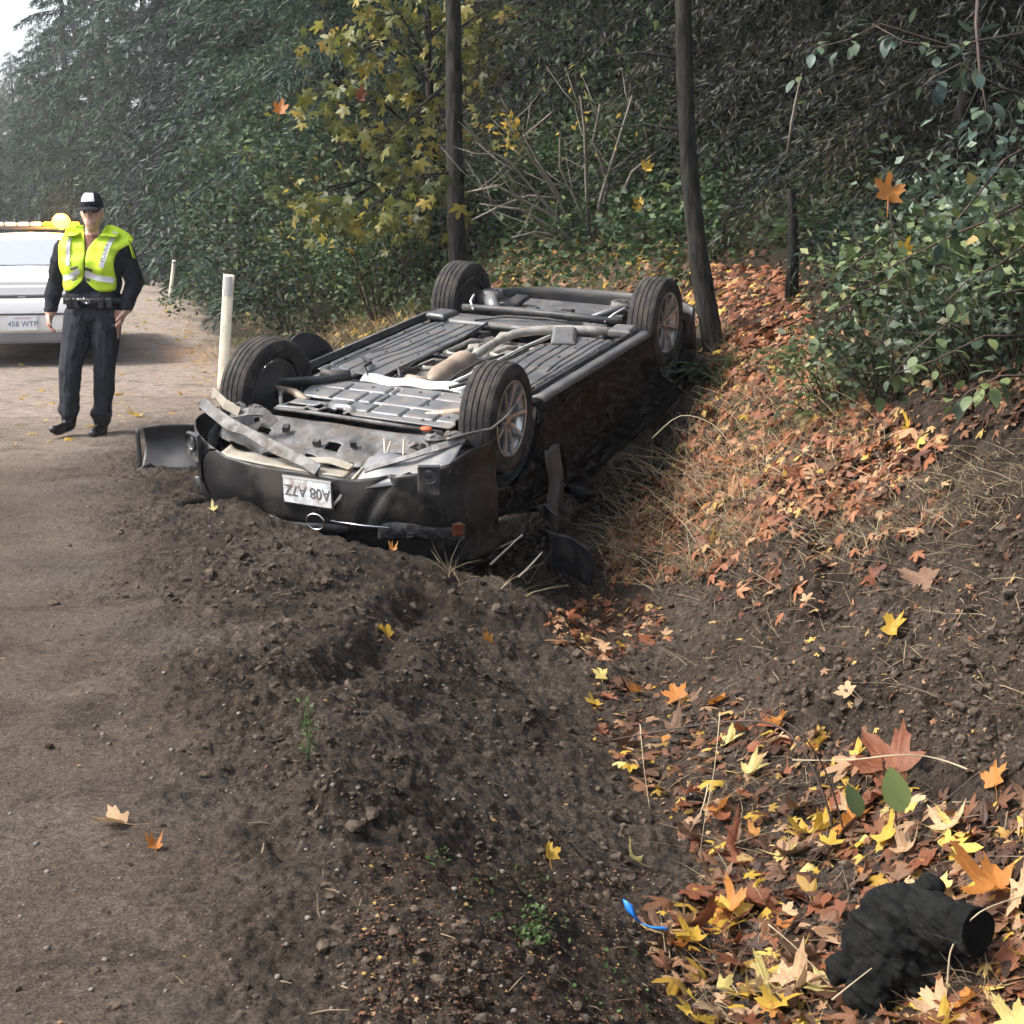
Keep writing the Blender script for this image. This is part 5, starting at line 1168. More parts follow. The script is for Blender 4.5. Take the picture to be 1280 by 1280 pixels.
# ---- maple with yellow-green leaves around the slim trunk: branches and leaf clusters
def maple(seed, loc, clusters, lab, leaf=.17, material='maple_green', trunk_r=.07, density=1.0, shape=MAPS):
    base = Vector(loc); e = empty('maple_tree' if shape is MAPS else 'shrub', loc); tag(e, lab, 'tree' if shape is MAPS else 'shrub')
    q = MB(); PP = []; DD = []; SS = []
    top = Vector((0,0,2.6)); q.tube([(0,0,-.2), (.05,.0,1.2), top, (0,.1,4.4)], [trunk_r, trunk_r*.8, trunk_r*.6, .02], 8)
    q.build('trunk', MATS['bark_dark'], e, smooth=True); q = MB()
    for (cx, cy, cy_d, rx, ry, n) in clusters:
        c = Vector(at(cx, cy, cy_d))-base; st = Vector((0, 0, max(.8, min(4.0, c.z-.4+.2*random.random()))))
        mid = st.lerp(c, .55)+Vector((0,0,.25)); q.tube([st, mid, c], [.022, .014, .005], 5)
        for k in range(4): q.tube([mid, mid.lerp(c, .6)+Vector(rng.normal(size=3)*.2*rx), c+Vector((rng.normal()*rx*.6, rng.normal()*.3, rng.normal()*ry*.5))], [.010,.007,.003], 4)
        m_ = int(n*density); P = np.array(c)+rng.normal(size=(m_, 3))*np.array([rx, .45, ry])*.6
        PP.append(P); D = rng.normal(size=(m_, 3))*np.array([1,.6,.4])+np.array([0,-.25,-.75]); DD.append(D); SS.append(leaf*(.55+.7*rng.random(m_)))
    tag(q.build('branches', MATS['bark_dark'], e, smooth=True), kind='stuff')
    V, F = leaves(np.concatenate(PP), np.concatenate(DD), np.concatenate(SS), shape, .7)
    obj('crown', mesh_np('crown', V, F, [MATS[material]]), e); return e
maple(31, on(540, 19.5), [(470,20,18.5,.55,.35,60),(440,60,18,.45,.3,45),(530,30,19,.5,.4,60),(500,110,18.5,.55,.35,60),(420,130,18,.4,.3,34),(540,150,18.7,.4,.4,50),(470,180,18.2,.6,.3,56),(520,220,18.5,.5,.3,46),
      (400,265,17,.34,.2,34),(470,265,17,.42,.2,44),(440,285,17,.3,.14,26),(520,270,17.5,.35,.2,32),(380,250,17.3,.25,.15,18),(545,245,18,.3,.25,30),(600,60,20,.5,.4,55),(610,20,20,.5,.3,50),(590,110,20,.35,.3,34)], 'yellow green maple hanging its leaves left of the slim straight trunk', .21)
maple(33, on(700, 20), [(690,40,19,.6,.4,60),(770,50,18.5,.6,.4,70),(810,30,18,.4,.3,40),(740,110,18.8,.6,.35,60),(800,120,18,.45,.35,50),(820,190,17.5,.35,.35,36),(690,170,19,.5,.3,44),(650,130,19,.35,.35,32),(770,220,18,.4,.3,40),(830,270,17,.25,.3,26),(720,290,18,.5,.2,34),(660,300,18.5,.5,.25,34)],
      'small leafed green shrub filling the gap between the two dark trunks', .11, 'shrub_green', .04, 2.6, OVAL)
# pale yellow sprays on the bare shrub
# ---- bare shrub
b = on(742, 16.4); bare = empty('bare_shrub', b); tag(bare, 'leafless grey shrub fanning out above the overturned car', 'shrub'); bz = Vector(b)
stems = [[(735,318),(700,250),(660,190),(632,148)],[(735,318),(690,270),(620,232),(585,240)],[(738,320),(733,230),(731,160),(725,120)],[(740,320),(750,250),(775,170),(790,120)],[(735,315),(700,290),(650,262),(600,255)],[(742,318),(690,230),(655,170),(690,140)],
         [(740,318),(712,300),(670,290),(640,297)],[(745,318),(770,260),(790,215),(820,190)],[(736,318),(725,260),(700,210),(700,165)],[(738,316),(690,265),(640,205),(600,180)],[(700,250),(660,245),(625,258),(590,275)],[(745,316),(760,230),(742,175),(750,130)]]
for st in stems:
    pts = [Vector(at(a, b_, 16.4-.25*k))-bz for k, (a, b_) in enumerate(st)]
    q = MB(); q.tube(pts, [.024,.018,.014,.007], 6)
    for k in range(5):
        t = .35+.6*random.random(); i = min(int(t*3), 2); p = pts[i].lerp(pts[i+1], t*3-i); d = Vector((random.uniform(-.5,.5), random.uniform(-.4,.2), random.uniform(.05,.45))); q.tube([p, p+d*.5+Vector((0,0,-.03)), p+d], [.007,.005,.002], 4)
    q.build('stem', MATS['bark_grey'], bare, smooth=True)
n = 60; P = np.concatenate([at(rng.normal(632,9,25), rng.normal(152,10,25), 15.6), at(rng.normal(640,10,20), rng.normal(180,7,20), 15.7), at(rng.normal(730,30,15), rng.normal(150,20,15), 15.7)])-np.array(bz)
V, F = leaves(P, rng.normal(size=(n,3))+np.array([0,0,-.4]), .055+.05*rng.random(n), OVAL, 1); tag(obj('leaf_spray', mesh_np('leaf_spray', V, F, [MATS['yellow_shrub']]), bare), kind='stuff')

# ---- shrubs, salal, ivy
def shrub_mesh(seed, w, h, n, leaf, material, stems=14, wide=1.0, roll=.8):
    global rng; keep = rng; rng = np.random.default_rng(seed)
    q = MB(); PP = []; DD = []
    for i in range(stems):
        a = rng.random()*2*PI; r_ = w*rng.random()**.5; tip = np.array([math.cos(a)*r_, math.sin(a)*r_, h*(.55+.5*rng.random())*(1-.35*(r_/w)**2)]); b_ = tip*np.array([.25,.25,0])
        mid = b_*.5+tip*.5+np.array([0,0,.15*h]); q.tube([b_+np.array([0,0,-.1]), mid, tip], [.014,.010,.004], 4, caps=False)
        m_ = n//stems; t = rng.random(m_)**.7; c = np.where((t < .5)[:, None], b_+(mid-b_)*(t*2)[:, None], mid+(tip-mid)*(t*2-1)[:, None])
        PP.append(c+rng.normal(size=(m_,3))*np.array([w*.2, w*.2, h*.13])); DD.append(rng.normal(size=(m_,3))*np.array([1,1,.5])+tip*.4/np.linalg.norm(tip))
    P = np.concatenate(PP); V, F = leaves(P, np.concatenate(DD), leaf*(.6+.7*rng.random(len(P))), OVAL, roll, wide)
    rng = keep
    return [('foliage', mesh_np('foliage', V, F, [MATS[material]])), ('stems', q.mesh('stems', [MATS['cane_dark']], True))]
SH = [shrub_mesh(41, 1.3, 2.2, 3600, .10, 'shrub_green', 22), shrub_mesh(42, 1.2, 1.5, 3000, .085, 'shrub_green', 20), shrub_mesh(43, 1.35, 1.2, 820, .13, 'salal', 26, 1.2), shrub_mesh(44, .8, 1.3, 700, .085, 'greygreen', 12, 1.25)]
YS = shrub_mesh(45, .8, .8, 700, .09, 'yellow_shrub', 10)
LOOSE = [([(1290,360,.1),(1240,370,0),(1190,400,0),(1140,440,0),(1100,490,0)],8.0),([(1290,420,.1),(1230,420,0),(1170,450,0),(1110,470,0)],7.7),([(1180,330,.2),(1130,340,.1),(1070,370,0),(1020,410,0)],9.0),([(1290,470,.0),(1250,470,0),(1210,490,0),(1180,520,0)],7.2),([(1120,300,.2),(1080,320,.1),(1040,350,0),(1010,390,0)],9.8)]
shr = [(268,40,0,1.1,'low shrub under the firs by the far post'),(310,34,0,1.05,'leafy shrub just left of the white post'),(338,29,0,1.0,'leafy shrub directly behind the white post'),(362,25.5,0,1.0,'leafy shrub right of the white post'),(392,22.5,1,1.15,'low shrub under the hanging maple leaves'),
       (430,21,0,.9,'green shrub left of the rear left wheel'),(485,19.5,1,1.0,'green shrub behind the rear left wheel'),(540,19,1,.95,'shrub at the foot of the slim straight trunk'),(610,18.5,1,.8,'low green shrub behind the wreck tail'),(690,18.2,1,.75,'low green shrub under the bare shrub'),(790,17.2,1,.8,'low green shrub left of the leaning trunk'),
       (312,30.5,1,.7,'weedy shrub at the road edge before the far post'),(365,28,0,1.4,'tall shrub under the fir boughs'),(455,24,0,1.3,'tall shrub behind the maple')]
for (px_, y_, k, sc, lab) in shr: plant('shrub', SH[k], on(px_, y_), px_*.53, sc, lab, 'shrub', 'shrubs along the woods edge')
sal = [(1045,9.6,2,.34,'salal clump at the left end of the thicket'),(1110,9.2,2,.45,'salal clump below the hanging orange leaf'),(1180,8.8,2,.5,'salal clump in the middle of the thicket'),(1250,8.4,2,.5,'salal clump at the right edge of the thicket'),(1150,10.2,2,.55,'salal clump behind the front row'),(1235,9.6,2,.65,'tall salal clump at the right edge'),(1300,8.8,2,.7,'salal clump leaning in from the right'),
       (1085,11.3,1,.5,'dark low shrub left of the salal'),(1215,10.4,3,.9,'grey green leaved shrub over the salal')]
for (px_, y_, k, sc, lab) in sal: plant('salal_shrub', SH[k], on(px_, y_), px_*.31, sc, lab, 'shrub', 'salal thicket on the bank')
# branches of grey-green leaves coming in from the upper right
def arching(name, pts, y, lab, leaf, material, n, r0=.008, spread=.10, mt='cane_dark', wide=1.25, cat='branch'):
    W = [Vector(at(a, b, y+dy)) for a, b, dy in pts]; base = W[0]; e = empty(name, tuple(base)); tag(e, lab, cat)
    L = [p-base for p in W]; q = MB(); q.tube(L, list(np.linspace(r0, r0*.3, len(L))), 6)
    q.build('stem', MATS[mt], e, smooth=True)
    if n:
        t = rng.random(n)**.8*(len(L)-1); i = np.minimum(t.astype(int), len(L)-2); f = (t-i)[:, None]; A = np.array(L)
        P = A[i]*(1-f)+A[i+1]*f; sd_ = rng.normal(size=(n,3))*np.array([1,.7,.8]); P2 = P+sd_*spread*.45; D = sd_+np.array([0,-.3,-.35])
        for k in range(n):
            me = LEAFO[material, k % 3]
            o_ = obj('leaf', me, e, P2[k]); o_.scale = (leaf*(.65+.6*rng.random()),)*3
            d = Vector(D[k]).normalized(); o_.rotation_euler = d.to_track_quat('Y', 'Z').to_euler()
    return e
def oval_big(bend):
    N = 8; vs = []; fs = []
    for i in range(N+1):
        t = i/N; w = .30*math.sin(PI*min(1, t**.8))**.8; z = -bend*t*t
        vs += [(-w, t, z+.10*w), (0, t, z), (w, t, z+.10*w)]
    for i in range(N):
        a = i*3; fs += [(a, a+1, a+4, a+3), (a+1, a+2, a+5, a+4)]
    return vs, fs
LEAFO = {}
for m_ in ('salal', 'greygreen'):
    for k, bd in enumerate((.05, .2, .35)):
        q = MB(); q.add(*oval_big(bd)); LEAFO[m_, k] = q.mesh('leaf', [MATS[m_]], True)
arching('leafy_branch', [(1225,-40,.3),(1220,30,.1),(1225,90,0),(1232,130,0),(1235,170,0)], 7.2, 'stem of grey green leaves hanging down at the upper right', .085, 'greygreen', 26, .010)
arching('leafy_branch', [(1290,40,.2),(1230,50,0),(1180,60,0),(1130,52,0),(1090,30,.1)], 7.4, 'arching branch of grey green leaves near the top right corner', .075, 'greygreen', 22)
arching('leafy_branch', [(1290,120,.2),(1250,110,0),(1200,80,0),(1170,95,0),(1150,110,0)], 7.3, 'short branch of grey green leaves below the top right corner', .075, 'greygreen', 18)
arching('leafy_branch', [(1290,90,.4),(1100,30,.3),(1060,50,.2),(1020,60,.2),(1000,90,.2)], 8.2, 'long branch of grey green leaves reaching left towards the dark wood', .07, 'greygreen', 26)
arching('leafy_branch', [(1290,180,.3),(1255,200,0),(1225,240,0),(1200,270,0),(1180,300,0)], 7.6, 'drooping branch of grey green leaves at the right edge', .075, 'greygreen', 30)
arching('leafy_branch', [(1290,250,.3),(1250,270,0),(1200,290,0),(1140,320,0),(1090,345,0)], 7.8, 'long cane of green leaves sloping down across the bank', .07, 'salal', 34, .009)
arching('leafy_branch', [(1290,300,.2),(1250,330,0),(1210,350,0),(1180,380,0)], 7.5, 'leafy cane just above the salal thicket', .075, 'salal', 26)
arching('leafy_branch', [(985,190,.2),(990,150,.1),(998,110,.1),(1002,92,0)], 9.5, 'upright pale twig with a few green leaves in the dark wood', .07, 'salal', 9, .010, mt='bark_grey')
for k, (pts_, y_) in enumerate(LOOSE):
    arching('leafy_branch', pts_, y_, ['trailing green cane spilling down the bank from the right edge','low trailing green cane along the foot of the salal','arching green cane over the left end of the salal','short green cane at the right edge just above bare dirt','high arching green cane near the small fern'][k], .08, 'salal', 26, .008)
# undergrowth over the forest floor
def undergrowth(name, polys, material, lab):
    PP = []; SS = []
    for poly, n, a, b_, hh in polys:
        pp = poly_sample2(n, poly); P = hit(pp[:,0], pp[:,1]); P[:,2] += hh*rng.random(n)**1.5; PP.append(P); SS.append(a+(b_-a)*rng.random(n))
    P = np.concatenate(PP); D = rng.normal(size=P.shape)*np.array([1,1,.5])+np.array([0,-.2,.1]); V, F = leaves(P, D, np.concatenate(SS), OVAL, .9, 1.1)
    tag(obj(name, mesh_np(name, V, F, [MATS[material]])), lab, 'undergrowth', kind='stuff')
def poly_sample2(n, b4): return np.stack([rng.uniform(b4[0], b4[2], n), rng.uniform(b4[1], b4[3], n)], -1)
undergrowth('undergrowth', [((560,215,900,330),5200,.05,.12,.45), ((880,190,1290,330),5200,.035,.09,.5), ((200,330,560,400),2600,.06,.13,.35), ((560,320,860,372),700,.05,.10,.2), ((980,330,1290,470),700,.04,.08,.2)], 'shrub_green', 'low dark green undergrowth covering the forest floor')
# ferns
def fern_mesh(seed, n=11, L=.65):
    r_ = random.Random(seed); fr = []
    for k in range(3):
        q = MB(); N = 20; f = lambda t: Vector((0, L*t*(1-.12*t), L*(.75*t-.85*t*t)))
        q.tube([f(i/8) for i in range(9)], [.004]*8+[.001], 4, caps=False)
        for i in range(2, N+1):
            t = i/N; p = f(t); w = L*.17*math.sin(PI*min(1, t*.85+.12))
            for s in (-1, 1):
                b_ = p; tip = p+Vector((s*w, .03, -.02)); q.add([b_+Vector((0,-.011,0)), b_+Vector((0,.011,0)), tip.lerp(b_, .3)+Vector((0,.014,0)), tip, tip.lerp(b_, .3)+Vector((0,-.008,0))], [(0,1,2,3,4)])
        fr.append(q.mesh('frond', [MATS['shrub_green'] if k else MATS['weed']]))
    return fr
FR = fern_mesh(3)
def fern(loc, n, sc, lab):
    e = empty('fern', loc); tag(e, lab, 'fern', 'ferns on the bank'); e.scale = (sc, sc, sc)
    for k in range(n): o_ = obj('frond', FR[k % 3], e); o_.rotation_euler = (random.uniform(-.2,.35), random.uniform(-.1,.1), 2*PI*k/n+random.uniform(-.25,.25)); s_ = random.uniform(.75,1.15); o_.scale = (s_,)*3
for (a, b_, n_, sc, lab) in ((893,478,10,.9,'fern growing against the overturned car rear corner'),(1030,300,9,1.1,'fern in the dark understorey left of the hanging orange leaf'),(918,455,7,.6,'small fern right of the leaning trunk base'),(985,450,8,.55,'small fern in the leaf carpet below the snag'),(1010,520,7,.5,'small fern on the bank in dry grass below the salal')):
    fern(tuple(hit1(a, b_)), n_, sc, lab)

# ------------------------------------------------------------------ fallen leaves
def maple_fine(seed, curl, fold, petiole=True):
    r_ = random.Random(seed)
    half = [(0,1),(6,.80),(12,.84),(17,.66),(27,.48),(35,.62),(41,.76),(46,.74),(52,.93),(58,.74),(66,.72),(71,.56),(80,.44),(92,.50),(99,.55),(107,.62),(117,.42),(136,.28),(165,.20),(180,.10)]
    pts = [(a, r*(1+r_.uniform(-.08,.08))) for a, r in half]+[(-a, r*(1+r_.uniform(-.08,.08))) for a, r in half[::-1][1:-1]]
    n = len(pts); ph = r_.random()*6
    def zz(x, y, r): return curl*(r*r)*(1+.5*math.sin(3*math.atan2(x, y)+ph))+fold*abs(x)+.05*math.sin(9*x+ph)*r+.04*math.sin(11*y+2*ph)*r
    vs = [(0,0,0)]; 
    for fr_ in (.5, 1):
        for a, r in pts:
            q_ = r*fr_*(.6 if fr_ == 1 else .62); x = math.sin(R(a))*q_; y = math.cos(R(a))*q_; vs.append((x, y, zz(x, y, r*fr_)))
    fs = [(0, 1+(i+1) % n, 1+i) for i in range(n)]+[(1+i, 1+(i+1) % n, 1+n+(i+1) % n, 1+n+i) for i in range(n)]
    q = MB(); q.add(vs, fs)
    if petiole: q.tube([(0,0,0), (.02,-.25,-.02), (.05*r_.uniform(-1,1),-.55,.03)], [.012,.010,.008], 4)
    return q
COLS = ['leaf_yellow','leaf_orange','leaf_rust','leaf_brown','leaf_tan','leaf_pale']
CURL = [(.10,-.10),(.25,.10),(-.12,.28),(.36,-.18),(.05,.45),(-.26,-.18)]
LM = {}
for ci, c_ in enumerate(COLS):
    for k, (a, b_) in enumerate(CURL): LM[c_, k] = maple_fine(k*7+ci, a, b_).mesh('maple_leaf', [MATS[c_]], True)
def leaf_obj(p, size, color, var, rz, tilt=(0, 0), label=None, group=None, nrm=None, lift=.006, cat='leaf', name='maple_leaf'):
    o_ = obj(name, LM[color, var]); n_ = Vector(nrm) if nrm is not None else Vector((0,0,1))
    q_ = Vector((0,0,1)).rotation_difference(n_).to_matrix().to_4x4()
    M = Matrix.Translation(Vector(p)+n_*lift) @ q_ @ Euler((tilt[0], tilt[1], rz)).to_matrix().to_4x4() @ Matrix.Diagonal((size*random.uniform(.6,1), size, size*random.uniform(.8,1.6), 1))
    o_.matrix_world = M; tag(o_, label, cat, group); return o_
special = [ # px, py, size px, colour, variant, rz, tiltx, label
 (1120,795,64,'leaf_yellow',4,-1.0,.5,'bright yellow maple leaf alone on the gouged dirt bank'),
 (1165,728,92,'leaf_brown',0,.5,.25,'large brown maple leaf spread flat on the dirt bank above the yellow leaf'),
 (1255,1118,120,'leaf_orange',1,.9,.45,'big orange maple leaf behind the black stump at the right edge'),
 (1130,975,130,'leaf_rust',0,.2,.9,'red brown maple leaf standing behind two round green leaves'),
 (1085,1018,58,'leaf_orange',1,1.9,.4,'orange leaf just left of the round green leaves'),
 (193,1064,40,'leaf_orange',3,.4,.3,'small curled orange leaf on the bare dirt at lower left'),
 (150,1033,80,'leaf_tan',4,1.5,.1,'long shrivelled tan leaf on the bare dirt at lower left'),
 (267,640,26,'leaf_pale',1,.3,.1,'pale yellow leaf on the dirt in front of the loose plastic panel'),
 (482,797,38,'leaf_yellow',4,1.3,.2,'narrow yellow leaf on the dirt mound in front of the wreck'),
 (612,806,34,'leaf_orange',3,2.0,.3,'curled orange leaf in the ditch in front of the wreck'),
 (683,1078,46,'leaf_yellow',4,.4,.8,'thin yellow leaf standing on edge in bare soil above the blue strip'),
 (750,852,42,'leaf_pale',2,.2,.7,'pale cream leaf standing at the far end of the leaf strip'),
 (972,1245,105,'leaf_pale',1,.6,.15,'big pale yellow leaf at the bottom edge left of the black stump'),
 (922,1152,80,'leaf_yellow',4,.9,.5,'curled yellow leaf sticking up near the blue strip'),
 (915,1212,95,'leaf_rust',2,2.4,.5,'folded red brown leaf standing up near the bottom edge'),
 (1115,1252,100,'leaf_brown',1,-.4,.5,'brown leaf in front of the black stump'),
 (1175,1268,90,'leaf_tan',0,.2,.4,'tan star shaped leaf right of the brown leaf in front of the stump'),
 (1250,985,70,'leaf_orange',2,-.6,.7,'orange leaf caught on the pale twig at the right edge'),
 (1040,1240,100,'leaf_pale',0,1.2,.3,'pale yellow leaf touching the left side of the black stump'),
 (1010,1045,70,'leaf_yellow',1,2.2,.3,'yellow leaf under the arching dark cane'),
 (1065,872,46,'leaf_tan',2,.3,.8,'pink tan dried leaf cluster on the bank above the leaf strip'),
 (930,1085,70,'leaf_rust',3,.7,.4,'dark red brown leaf in the middle of the leaf strip'),
 (850,880,60,'leaf_orange',2,.1,.8,'orange leaf standing at the top of the leaf strip'),
 (795,1080,46,'leaf_pale',1,1.4,.2,'pale leaf at the left edge of the leaf strip above the blue strip'),
 (820,690,40,'leaf_rust',1,.2,.3,'rust leaf in the dry grass beside the wreck'),
 (172,522,34,'leaf_yellow',1,1.2,.1,'yellow leaf on the pale dirt right of the officer feet'),
 (490,690,22,'leaf_orange',3,.2,.5,'orange leaf at the edge of the pit under the wreck nose'),
]
for (a, b_, s_, c_, k, rz, tx, lab) in special:
    p = hit1(a, b_); nr = gnormal(p.x, p.y); sz = s_/FPX*p.y*.88
    tx *= .7; leaf_obj(p, sz, c_, k, rz, (tx, random.uniform(-.15,.15)), lab, None, nr, sz*.28*math.sin(abs(tx))+.008)
# hanging leaves
for (a, b_, y_, s_, c_, k, lab) in ((1110,246,9.0,62,'leaf_orange',0,'bright orange maple leaf caught on a twig against the dark wood'),(797,260,15.5,34,'leaf_yellow',4,'yellow maple leaf hanging right of the bare shrub'),(808,212,15.6,26,'leaf_yellow',1,'small yellow maple leaf above the hanging one'),(1130,316,9.2,34,'leaf_yellow',1,'small yellow leaf on the cane below the orange hanging leaf'),(350,140,17,32,'leaf_orange',4,'yellow leaf caught high in the fir boughs'),(450,124,17,28,'leaf_rust',1,'reddish leaf caught in the maple')):
    o_ = leaf_obj(at(a, b_, y_), s_/FPX*y_*.9, c_, k, random.uniform(-.4,.4), (1.2, .2), lab)
    if b_ in (246, 316, 260):
        p_ = Vector(at(a, b_, y_)); g_ = float(hz(p_.x, p_.y, False)); tw = MB(); tw.tube([(0,0,.0), (.04,.02,-.2), (.02,.05,(g_-p_.z)*.6), (-.02,.1,g_-p_.z+.0)], [.003,.005,.006,.007], 5)
        tt = tw.build('twig', MATS['cane_dark'], None, smooth=True, loc=p_); tag(tt, 'thin twig holding up the '+lab.split(' caught')[0].split(' hanging')[0].split(' on the')[0], 'twig')
def poly_sample(n, poly):
    poly = np.array(poly, float); lo, hi = poly.min(0), poly.max(0); out = []
    while len(out) < n:
        p = lo+(hi-lo)*rng.random(2); x, y = p; ins = False; j = len(poly)-1
        for i in range(len(poly)):
            if (poly[i,1] > y) != (poly[j,1] > y) and x < (poly[j,0]-poly[i,0])*(y-poly[i,1])/(poly[j,1]-poly[i,1])+poly[i,0]: ins = not ins
            j = i
        if ins: out.append(p)
    return np.array(out)
STRIP = [(735,845),(860,850),(960,890),(1080,940),(1180,1000),(1300,1010),(1300,1300),(880,1300),(800,1170),(880,1090),(820,1000),(740,930)]
BANK = [(880,330),(1000,345),(1010,420),(1060,480),(1180,560),(1090,640),(960,640),(860,660),(760,720),(740,690),(830,600),(880,500)]
PIT = [(680,770),(760,740),(830,760),(840,800),(760,830),(700,810)]
MARKS = {'ditch': [((1150,1190),'the black stump'),((805,1155),'the blue plastic strip'),((1125,985),'the round green leaves'),((960,905),'the arching dark cane'),((760,860),'the pale standing leaf'),((1255,1118),'the big orange leaf'),((920,1155),'the curled yellow leaf')],
         'bank': [((892,432),'the leaning trunk base'),((1050,420),'the salal thicket'),((850,640),'the dry grass'),((985,372),'the short broken snag'),((893,478),'the fern by the car'),((1120,793),'the lone yellow leaf')],
         'pit': [((690,720),'the torn fender'),((612,806),'the curled orange ditch leaf'),((820,690),'the wreck side')]}
SHAPEW = ['flat','cupped','folded','curled','pinched','drooping']
USED = {}
def leaf_label(p, c_, var, size, key):
    (mx_, my_), nm = min(MARKS[key], key=lambda m: (m[0][0]-p[0])**2+(m[0][1]-p[1])**2); dx, dy = p[0]-mx_, p[1]-my_
    far_ = 'well ' if math.hypot(dx, dy) > 110 and ' ' not in c_ else ('close ' if math.hypot(dx, dy) < 50 and ' ' not in c_ else '')
    v_ = 'above' if dy < 0 else 'below'; h_ = 'left' if dx < 0 else 'right'
    rel = (v_ if abs(dy) > 2*abs(dx) else (h_+' of' if abs(dx) > 2*abs(dy) else v_+' and '+h_+' of'))
    szw = 'small' if size < .095 else ('large' if size > .14 else 'medium')
    return f"{szw} {SHAPEW[var]} {c_} maple leaf lying {far_}{rel} {nm}"
def scatter_leaf_objs(n, poly, smin, smax, weights, key, group, tiltsd=.16):
    pp = poly_sample(n, poly); P = hit(pp[:,0], pp[:,1]); Nn = gnormal(P[:,0], P[:,1])
    for k in range(n):
        c_ = COLS[int(rng.choice(6, p=weights))]; sz = smin+(smax-smin)*rng.random()**1.3; var = int(rng.integers(6))
        tx = rng.normal()*tiltsd; cw =  {'leaf_yellow':'yellow','leaf_orange':'orange','leaf_rust':'rust red','leaf_brown':'brown','leaf_tan':'tan','leaf_pale':'pale cream'}[c_]
        for _ in range(6):
            if leaf_label(pp[k], cw, var, sz, key) not in USED: break
            var = (var+1) % 6
        USED[leaf_label(pp[k], cw, var, sz, key)] = 1
        leaf_obj(P[k], sz, c_, var, rng.random()*2*PI, (tx, rng.normal()*.25), leaf_label(pp[k], cw, var, sz, key), group, Nn[k], .012+abs(tx)*sz*.3)
scatter_leaf_objs(175, STRIP, .09, .19, [.13,.10,.27,.28,.15,.07], 'ditch', 'fallen leaves in the ditch')
scatter_leaf_objs(80, BANK, .07, .16, [.10,.14,.42,.20,.12,.02], 'bank', 'fallen leaves on the bank')
scatter_leaf_objs(14, PIT, .06, .13, [.25,.1,.3,.15,.15,.05], 'pit', 'fallen leaves before the wreck')
def litter(name, polys, material, lab, shape=MAPS):
    PP = []; SS = []
    for (poly, n, a, b_) in polys:
        pp = poly_sample(n, poly); PP.append(hit(pp[:,0], pp[:,1])); SS.append(a+(b_-a)*rng.random(n)**1.6)
    P = np.concatenate(PP); S = np.concatenate(SS); Nn = gnormal(P[:,0], P[:,1])
    T = rng.normal(size=P.shape); T -= Nn*(T*Nn).sum(1, keepdims=True); T += Nn*rng.normal(size=(len(P),1))*.35*np.linalg.norm(T, axis=1, keepdims=True)
    P = P+Nn*(.004+.10*S[:, None]*rng.random((len(P),1)))
    X = np.cross(T, Nn+.35*rng.normal(size=P.shape)); X /= np.linalg.norm(X, axis=1, keepdims=True); T /= np.linalg.norm(T, axis=1, keepdims=True); Z = np.cross(X, T)
    Rm = np.stack([X, T, Z], -1); sv = shape[0]*np.array([1,1,2.2]); V = np.repeat(sv[None], len(P), 0)*S.reshape(-1,1,1)*(1+.3*rng.normal(size=(len(P),1,3)))
    V = np.einsum('nij,nkj->nki', Rm, V)+P[:, None, :]; F = (shape[1][None]+np.arange(len(P))[:, None, None]*len(sv)).reshape(-1, shape[1].shape[1])
    o_ = obj(name, mesh_np(name, V.reshape(-1,3), F, [MATS[material]])); tag(o_, lab, 'leaf litter', kind='stuff')
litter('leaf_litter', [(STRIP, 1300, .03, .13), (STRIP, 700, .01, .04), (BANK, 1800, .03, .10), (PIT, 260, .02, .08), ([(880,310),(1280,330),(1280,540),(1060,560),(900,460)], 1500, .03, .11), ([(560,300),(900,300),(900,420),(620,380)], 1100, .04, .14), ([(1180,560),(1280,560),(1280,1000),(900,860),(760,720)], 600, .01, .05), ([(950,600),(1100,560),(1200,620),(1050,720),(900,760)], 260, .04, .12), ([(0,500),(480,560),(760,900),(900,1280),(0,1280)], 260, .006, .02), ([(440,1060),(900,1100),(900,1280),(440,1280)], 2600, .004, .018)], 'litter', 'brown and rust leaf litter heaped along the ditch and bank')
litter('rust_leaf_litter', [(BANK, 1900, .05, .16), ([(880,330),(1000,340),(1010,430),(960,500),(890,480)], 480, .06, .16), ([(900,600),(1100,560),(1230,640),(1100,760),(900,780)], 130, .05, .14), ([(780,600),(960,560),(1010,640),(900,720),(760,740)], 600, .05, .14), (PIT, 120, .05, .12)], 'litter_rust', 'rust red maple leaf litter on the bank beside the wreck')
litter('yellow_leaf_litter', [(STRIP, 170, .04, .12), (BANK, 150, .03, .09), ([(190,365),(250,410),(280,500),(260,500),(215,430),(180,380)], 90, .04, .12), ([(410,400),(540,390),(560,410),(430,440),(400,430)], 170, .05, .13), ([(560,300),(900,310),(900,380),(600,370)], 220, .05, .14), ([(20,440),(270,430),(280,540),(20,560)], 40, .05, .14), ([(150,375),(210,375),(260,430),(150,440)], 40, .06, .16), ([(240,400),(420,400),(400,450),(280,490)], 60, .04, .11)], 'litter_yellow', 'yellow leaf litter along the road edge and ditch')

